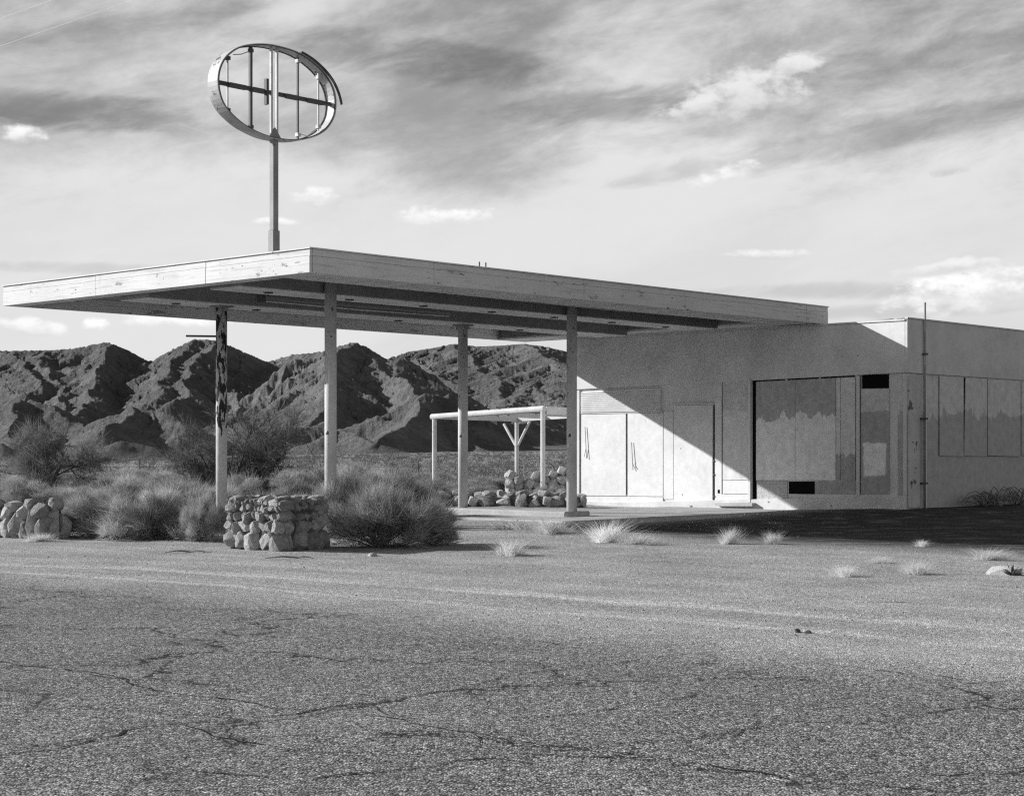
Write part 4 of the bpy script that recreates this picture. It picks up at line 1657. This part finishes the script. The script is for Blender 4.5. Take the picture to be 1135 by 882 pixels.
tuft(612, 594, 46, 18, 'bright dry grass tuft in front of the pump island', 0)
tuft(672, 601, 52, 21, 'largest pale dry grass tuft, in front of the nearer column base', 1)
tuft(705, 603, 44, 12, 'low dry grass just right of the largest tuft', 2)
tuft(566, 615, 40, 16, 'thin dry grass tuft in the shadow of the largest shrub', 3)
tuft(575, 588, 46, 12, 'grey grass clump left of the bright tuft', 2)
tuft(808, 603, 26, 17, 'upright dry tuft at the shadow edge, left of two', 0)
tuft(857, 603, 22, 13, 'small dry tuft at the shadow edge, right of two', 1)
tuft(977, 624, 24, 8, 'faint flat tuft on open gravel below the doors', 2)
tuft(936, 638, 32, 13, 'loose pale tuft on open gravel, nearest the road', 3)
tuft(1015, 635, 34, 15, 'pale tuft casting a thin shadow, toward the right edge', 1)
tuft(1095, 620, 44, 12, 'wispy grass behind the pale rock at the right edge', 0)
tuft(1022, 606, 14, 7, 'tiny sprig at the shadow edge before the wing', 3)
tuft(45, 600, 34, 9, 'short grass at the foot of the upright boulders', 2)

# spiky rosette and pale rock at the right edge
g = gnd(1122, 637)
ag = empty('spiky_rosette', (g.x, g.y, gz(g.x, g.y)), 0, 'small dark spiky rosette beside the pale rock at the right edge', 'plant')
for k in range(22):
    a = random.uniform(0, 6.28)
    e = random.uniform(.2, 1.3)
    L = random.uniform(.09, .16)
    t = Vector((math.cos(a) * math.cos(e), math.sin(a) * math.cos(e), math.sin(e))) * L
    s = Vector((-math.sin(a), math.cos(a), 0)) * .012
    MB().add([-s, s, t * .5 + s * .9 + Vector((0, 0, .008)), t * .5 - s * .9 + Vector((0, 0, .008)), t, t * .5 + Vector((0, 0, -.01))],
             [(0, 1, 2, 3), (3, 2, 4), (0, 3, 5), (1, 5, 2), (3, 4, 5), (5, 4, 2)]).build('leaf', 'agave_leaf', ag)
paint('pale_rock', .70, .5, .0, bump=.02)


def rock(u, v, size, label, mat='stone', i=0, name='rock', sink=.3):
    p = gnd(u, v)
    me = STONES[i].copy()
    me.materials.clear()
    me.materials.append(MATS[mat])
    o = bpy.data.objects.new(name, me)
    col.objects.link(o)
    o.location = (p.x, p.y, gz(p.x, p.y) + size[2] * (.5 - sink))
    o.scale = size
    o.rotation_euler = (0, 0, random.uniform(0, 6))
    return tag(o, label, 'rock')


rock(1110, 636, (.34, .16, .13), 'pale wedge-shaped rock at the right edge of the lot', 'pale_rock', 3)
rock(412, 616, (.14, .1, .06), 'small white rock below the largest shrub', 'pale_rock', 1)
rock(884, 701, (.05, .04, .035), 'left one of two dark pebbles on the road shoulder', 'rust_metal', 2)
rock(896, 702, (.045, .03, .03), 'right one of two dark pebbles on the road shoulder', 'rust_metal', 5)
rock(893, 563.5, (.18, .15, .12), 'white lump of plaster at the foot of the front, below the vent hole', 'pale_rock', 7, 'plaster_lump')

# twigs lying on the gravel
for (u, v, lab) in ((210, 612, 'dry twig lying left of the square planter'), (395, 611, 'bleached branch lying under the largest shrub'), (330, 620, 'dark stick lying below the square planter')):
    p = gnd(u, v)
    mb = MB()
    for k in range(4):
        a = random.uniform(-.5, .5) + (math.pi if k % 2 else 0)
        L = random.uniform(.15, .4)
        mb.tube([(0, 0, .015), (math.cos(a) * L * .5, math.sin(a) * L * .5, .03), (math.cos(a) * L, math.sin(a) * L, .012)], [.011, .009, .004], 5)
    o = mb.build('fallen_twig', 'dry_stalk', None, loc=(p.x, p.y, gz(p.x, p.y)))
    tag(o, lab, 'twig')
# floor litter
pz = S(12.9, .9)

# dead arching stalks against the wing
random.seed(12)
for ci, (u, lab) in enumerate(((1075, 'arching dead stalks heaped against the wing wall'), (1112, 'dead stalks against the wing wall at the right edge'))):
    r0 = rp(u, 560)[0]
    p = S(r0, YC - .45)
    st = empty('dead_stalks', (p.x, p.y, gz(p.x, p.y)), ROT, lab, 'dead plant', 'dead stalks along the wing')
    for k in range(34):
        a = random.choice((0, math.pi)) + random.uniform(-.9, .9)
        L = random.uniform(.4, 1.25)
        H = random.uniform(.08, .42)
        x0 = random.uniform(-.35, .35)
        y0 = random.uniform(-.12, .12)
        pts = []
        for q in (0, .25, .5, .75, 1):
            pts.append((x0 + math.cos(a) * L * q, y0 + math.sin(a) * L * q * .35, .01 + H * math.sin(math.pi * (q * .92))))
        MB().tube(pts, [.010, .010, .009, .008, .005], 5).build('stalk', 'dry_stalk', st)
    clod = stone(st, (0.25, -.1, .05), (.16, .14, .12))
    clod.name = 'clod'


# ------------------------------------------------------------------ trees
def tree(name, base, pts_main, height, spread, seed, label, twigs=7000, lean=(0, 0)):
    rs = random.Random(seed)
    root = empty(name, base, 0, label, 'tree')
    root.scale = (1.28, 1.28, 1.28)
    tr = MB()
    tips = []

    def grow(p, d, L, r, depth):
        n = 4
        pts = [p]
        rads = [r]
        q = p.copy()
        dd = d.copy()
        for k in range(n):
            dd = (dd + Vector((rs.gauss(0, .16), rs.gauss(0, .16), rs.gauss(.03, .10)))).normalized()
            q = q + dd * L / n
            pts.append(q.copy())
            rads.append(r * (1 - .55 * (k + 1) / n))
        tr.tube(pts, rads, 6 if depth < 2 else 4, False)
        if depth >= 3:
            tips.append((pts, dd))
            return
        kids = 4 if depth else 5
        for k in range(kids):
            i = rs.randint(1, n)
            side = Vector((rs.gauss(0, 1), rs.gauss(0, 1), rs.gauss(.15, .5))).normalized()
            nd = (dd * .75 + side * .8).normalized()
            grow(pts[i], nd, L * rs.uniform(.55, .78), rads[i] * .62, depth + 1)
        tips.append((pts, dd))

    for d0, L, r in pts_main:
        grow(Vector((rs.uniform(-.05, .05), rs.uniform(-.05, .05), -.05)), Vector(d0).normalized(), L, r, 0)
    allp = np.array([tuple(v) for v in tr.v])
    link('trunk', tr.mesh('trunk', True), 'bark', root)
    rng = np.random.default_rng(seed)
    P = []
    D = []
    for pts, dd in tips:
        for k in range(len(pts) - 1):
            P.append([tuple(pts[k]), tuple(pts[k + 1])])
            D.append(tuple(dd))
    P = np.array(P)
    D = np.array(D)
    idx = rng.integers(0, len(P), twigs)
    f = rng.random((twigs, 1))
    base_ = P[idx, 0] * (1 - f) + P[idx, 1] * f
    dr = D[idx] * .8 + rng.normal(size=(twigs, 3)) * .65 + np.array([0, 0, .15])
    dr /= np.linalg.norm(dr, axis=1, keepdims=True)
    tip = base_ + dr * rng.uniform(.12, .40, (twigs, 1))
    me = blades_mesh('crown', base_, tip, rng.uniform(.005, .010, twigs), np.clip(rng.normal(.45, .25, twigs), 0, 1))
    link('crown', me, 'twig_foliage', root)
    return root


b1 = at(52, 560, 39)
b1.z = gz(b1.x, b1.y)
tree('mesquite_tree', b1, [((-.25, 0, 1), .75, .05), ((.25, .1, 1), .8, .045), ((.02, -.2, 1), .85, .05)], 2, 1, 5, 'bare twiggy small tree behind the upright boulders on the left', 9000)
b2_ = at(254, 562, 37)
b2_.z = gz(b2_.x, b2_.y)
tree('mesquite_tree', b2_, [((.75, 0, 1), .95, .065), ((.45, .2, 1), .9, .055), ((-.5, 0, 1), .85, .05), ((-.9, .1, .8), .75, .04), ((.1, -.2, 1), .85, .05)], 2, 1, 9, 'bare leaning tree with dark limbs behind the flaked column', 12000)

# ------------------------------------------------------------------ wire fence
fe = empty('wire_fence', (0, 54, gz(0, 54)), 0, 'thin wire fence on wooden stakes crossing the scrub behind the station', 'fence')
fb = fe.location.copy()
xs = [-19.5, -16.4, -13.55, -11.95, -9.2, -6.1, -3.0, .2, 3.4, 6.6]
tops = []
for x in xs:
    yy = 54 + random.uniform(-.2, .2)
    zg = gz(x, yy)
    ln = random.uniform(-.04, .04)
    hh = random.uniform(.82, .98)
    MB().tube([Vector((x, yy, zg - .2)) - fb, Vector((x + ln, yy, zg + hh)) - fb], [.035, .028], 6).build('stake', 'fence_wood', fe)
    tops.append(Vector((x, yy, zg)))
for hz in (.35, .72):
    MB().tube([t - fb + Vector((0, 0, hz + .01 * math.sin(i * 2.1))) for i, t in enumerate(tops)], .006, 4).build('wire', 'rust_metal', fe)

# overhead wires at the upper left
for (a, b, lab) in (((-120, 92), (300, -54), 'lower of two thin pale overhead wires at the upper left'), ((-120, 63), (260, -74), 'upper of two thin pale overhead wires at the upper left')):
    pa = at(a[0], a[1], 46)
    pbb = at(b[0], b[1], 34)
    d = pbb - pa
    pts = []
    for k in range(13):
        q = -.6 + 2.2 * k / 12
        pts.append(pa + d * q + Vector((0, 0, .12 * ((q - .5) ** 2 - .25))))
    base = pts[0].copy()
    o = MB().tube([p - base for p in pts], .0055, 5).build('overhead_wire', 'board_trim', None, loc=base)
    tag(o, lab, 'wire')

# ------------------------------------------------------------------ far scrub: thousands of low bushes, one mass
def make_scrub():
    rng = np.random.default_rng(77)
    n = 5200
    d = 46 * (1500 / 46) ** (rng.random(n) ** .72)
    a = np.radians(rng.uniform(-25, 25, n))
    a = np.where(rng.random(n) < .75, np.radians(rng.uniform(-19, 4, n)), a)
    x = d * np.sin(a)
    y = d * np.cos(a)
    # nothing inside the building plot
    r = (x - AO.x) * RV.x + (y - AO.y) * RV.y
    l = (x - AO.x) * LV.x + (y - AO.y) * LV.y
    ok = ~((r > 12) & (r < 28) & (l > -6) & (l < 9)) & (pnoise(x / 30, y / 30, 3) + .5 * pnoise(x / 7, y / 7, 8) > -.45)
    ok &= ~((l < -2) & (r < 30))
    x, y, d = x[ok], y[ok], d[ok]
    n = len(x)
    z = ground_z(x, y)
    k = 60
    size = rng.uniform(.28, .75, n) * (1 + .4 * sstep(200, 900, d))
    wfac = .010 + .00035 * np.minimum(d, 500) * .6
    u = rng.normal(size=(n, k, 3))
    u /= np.linalg.norm(u, axis=2, keepdims=True)
    u[..., 2] = np.abs(u[..., 2])
    rr = rng.random((n, k, 1)) ** .5
    base = u * rr * np.array([.8, .8, .62])
    dr = u + .4 * rng.normal(size=(n, k, 3))
    tip = base + dr * rng.uniform(.18, .36, (n, k, 1))
    c = np.stack([x, y, z], 1)[:, None, :]
    base = (c + base * size[:, None, None]).reshape(-1, 3)
    tip = (c + tip * size[:, None, None]).reshape(-1, 3)
    w = np.repeat(np.clip(wfac, .012, .16) * 1.0, k) * rng.uniform(.7, 1.4, n * k)
    tone = np.clip(np.repeat(rng.uniform(.2, .8, n), k) + rng.normal(size=n * k) * .15, 0, 1)
    me = blades_mesh('desert_scrub', base, tip, w, tone)
    o = link('desert_scrub', me, 'scrub_foliage')
    tag(o, 'grey creosote scrub dotted over the plain to the foot of the mountains', 'scrub', kind='stuff')


make_scrub()

def make_gravel():
    rng = np.random.default_rng(19)
    n = 5200
    Yv = 5.5 * (34 / 5.5) ** rng.random(n)
    Xv = Yv * rng.uniform(-.36, .36, n)
    r = (Xv - AO.x) * RV.x + (Yv - AO.y) * RV.y
    dens = np.where(Xv * RV.x + Yv * RV.y > 9.2, 1.0, .05) * (.35 + .65 * sstep(-.2, .4, fbm(Xv * .6, Yv * .6, 3, 44)))
    l = (Xv - AO.x) * LV.x + (Yv - AO.y) * LV.y
    ok = (rng.random(n) < dens) & ~((r > 6) & (l < 4.2))
    Xv, Yv = Xv[ok], Yv[ok]
    n = len(Xv)
    sz = .004 + .009 * rng.random(n) ** 3
    Zv = ground_z(Xv, Yv)
    oc = np.array([[1, 0, 0], [0, 1, 0], [-1, 0, 0], [0, -1, 0], [.1, .1, .8], [0, 0, -.5], [.7, .6, .35], [-.6, .55, .3]])
    jit = 1 + .35 * rng.normal(size=(n, 8, 1))
    V = oc[None] * jit * sz[:, None, None]
    an = rng.uniform(0, 6.28, n)
    ca, sa = np.cos(an)[:, None], np.sin(an)[:, None]
    Vx = V[..., 0] * ca - V[..., 1] * sa
    Vy = V[..., 0] * sa + V[..., 1] * ca
    V = np.stack([Vx + Xv[:, None], Vy + Yv[:, None], V[..., 2] + Zv[:, None] + sz[:, None] * .2], -1).reshape(-1, 3)
    f = np.array([[0, 6, 4], [6, 1, 4], [1, 7, 4], [7, 2, 4], [2, 3, 4], [3, 0, 4], [0, 1, 6], [1, 2, 7], [0, 3, 5], [3, 2, 5], [2, 1, 5], [1, 0, 5]])
    Fa = (f[None] + (np.arange(n) * 8)[:, None, None]).reshape(-1, 3)
    o = link('gravel', np_mesh('gravel', V, Fa), 'gravel_stone')
    tag(o, 'loose pebbles strewn over the lot and the road', 'gravel', kind='stuff')


material('gravel_stone', lambda n: (n.mix(n.noise(coords(n), 9, 3), .10, .52), None, 0), .95, .1)
make_gravel()

# ------------------------------------------------------------------ cracks in the old road surface
def crack(pts, wid, seed):
    rs = random.Random(seed)
    P = [gnd(u, v) for (u, v) in pts]
    fine = []
    for a, b in zip(P[:-1], P[1:]):
        n = max(2, int((b - a).length / .035))
        for k in range(n):
            fine.append(a.lerp(b, k / n))
    fine.append(P[-1])
    vs = []
    L = len(fine)
    off = rs.uniform(0, 100)
    for i, p in enumerate(fine):
        a = fine[max(0, i - 1)]
        b = fine[min(L - 1, i + 1)]
        d = (b - a).normalized()
        s = Vector((-d.y, d.x, 0))
        j = mnoise.noise(Vector((i * .06, off, 0))) * .12 + mnoise.noise(Vector((i * .21, off, 2))) * .05 + mnoise.noise(Vector((i * .6, off, 4))) * .022
        env = min(1, i / (L * .12 + 1), (L - 1 - i) / (L * .12 + 1))
        wv = wid * (.38 + .7 * max(0, mnoise.noise(Vector((i * .11, off, 9))) * 1.6 + .35)) * (.5 + rs.random()) * (.1 + .9 * env)
        c = p + s * j
        for q in (-1, 1):
            w = c + s * q * wv * (.8 + .5 * rs.random()) / 2
            vs.append((w.x, w.y, gz(w.x, w.y) + .004))
    fs = [(2 * i, 2 * i + 1, 2 * i + 3, 2 * i + 2) for i in range(L - 1)]
    me = bpy.data.meshes.new('crack')
    me.from_pydata(vs, [], fs)
    o = link('crack', me, 'crack_dirt', ground)
    return o


CR = [([(-30, 730), (60, 742), (140, 752)], .022), ([(280, 796), (340, 790), (400, 778)], .02), ([(660, 738), (720, 728), (800, 722)], .016), ([(680, 828), (740, 822), (800, 812), (880, 800), (960, 806), (1010, 800)], .018), ([(900, 862), (980, 872), (1060, 878), (1140, 870)], .02), ([(410, 776), (430, 790), (470, 800)], .014), ([(520, 812), (540, 828), (545, 842)], .012), ([(215, 800), (240, 815), (300, 826), (380, 836)], .014),
      ([(-40, 842), (60, 830), (100, 820), (150, 803), (215, 800), (280, 796)], .028),
      ([(60, 740), (130, 755), (210, 770), (300, 784), (350, 786), (410, 776)], .030),
      ([(300, 786), (370, 779), (440, 775), (520, 760), (600, 744), (660, 738)], .020),
      ([(400, 790), (450, 802), (520, 812), (600, 822), (680, 828)], .026),
      ([(330, 868), (400, 858), (470, 850), (540, 842), (620, 850)], .024),
      ([(560, 832), (650, 838), (720, 842), (800, 850), (900, 862)], .026),
      ([(1000, 800), (1040, 794), (1080, 784), (1160, 770)], .022),
      ([(568, 795), (640, 790), (720, 778), (790, 766)], .018),
      ([(100, 752), (180, 757), (260, 760)], .016),
      ([(780, 826), (840, 812), (862, 800)], .018),
      ([(400, 720), (480, 715), (560, 708), (640, 718)], .016),
      ([(820, 742), (900, 735), (980, 742), (1080, 755)], .016),
      ([(945, 668), (975, 668), (1010, 669)], .05),
      ([(130, 880), (200, 850), (260, 856), (340, 862)], .018)]
for i, (p, w) in enumerate(CR):
    crack(p, w * .72, 50 + i)

# ------------------------------------------------------------------ render settings
scene.render.engine = 'CYCLES'
scene.cycles.use_denoising = False
scene.cycles.use_adaptive_sampling = False
scene.cycles.pixel_filter_type = 'BLACKMAN_HARRIS'
scene.cycles.filter_width = 1.25
scene.cycles.max_bounces = 6
scene.cycles.diffuse_bounces = 3
scene.cycles.transparent_max_bounces = 4
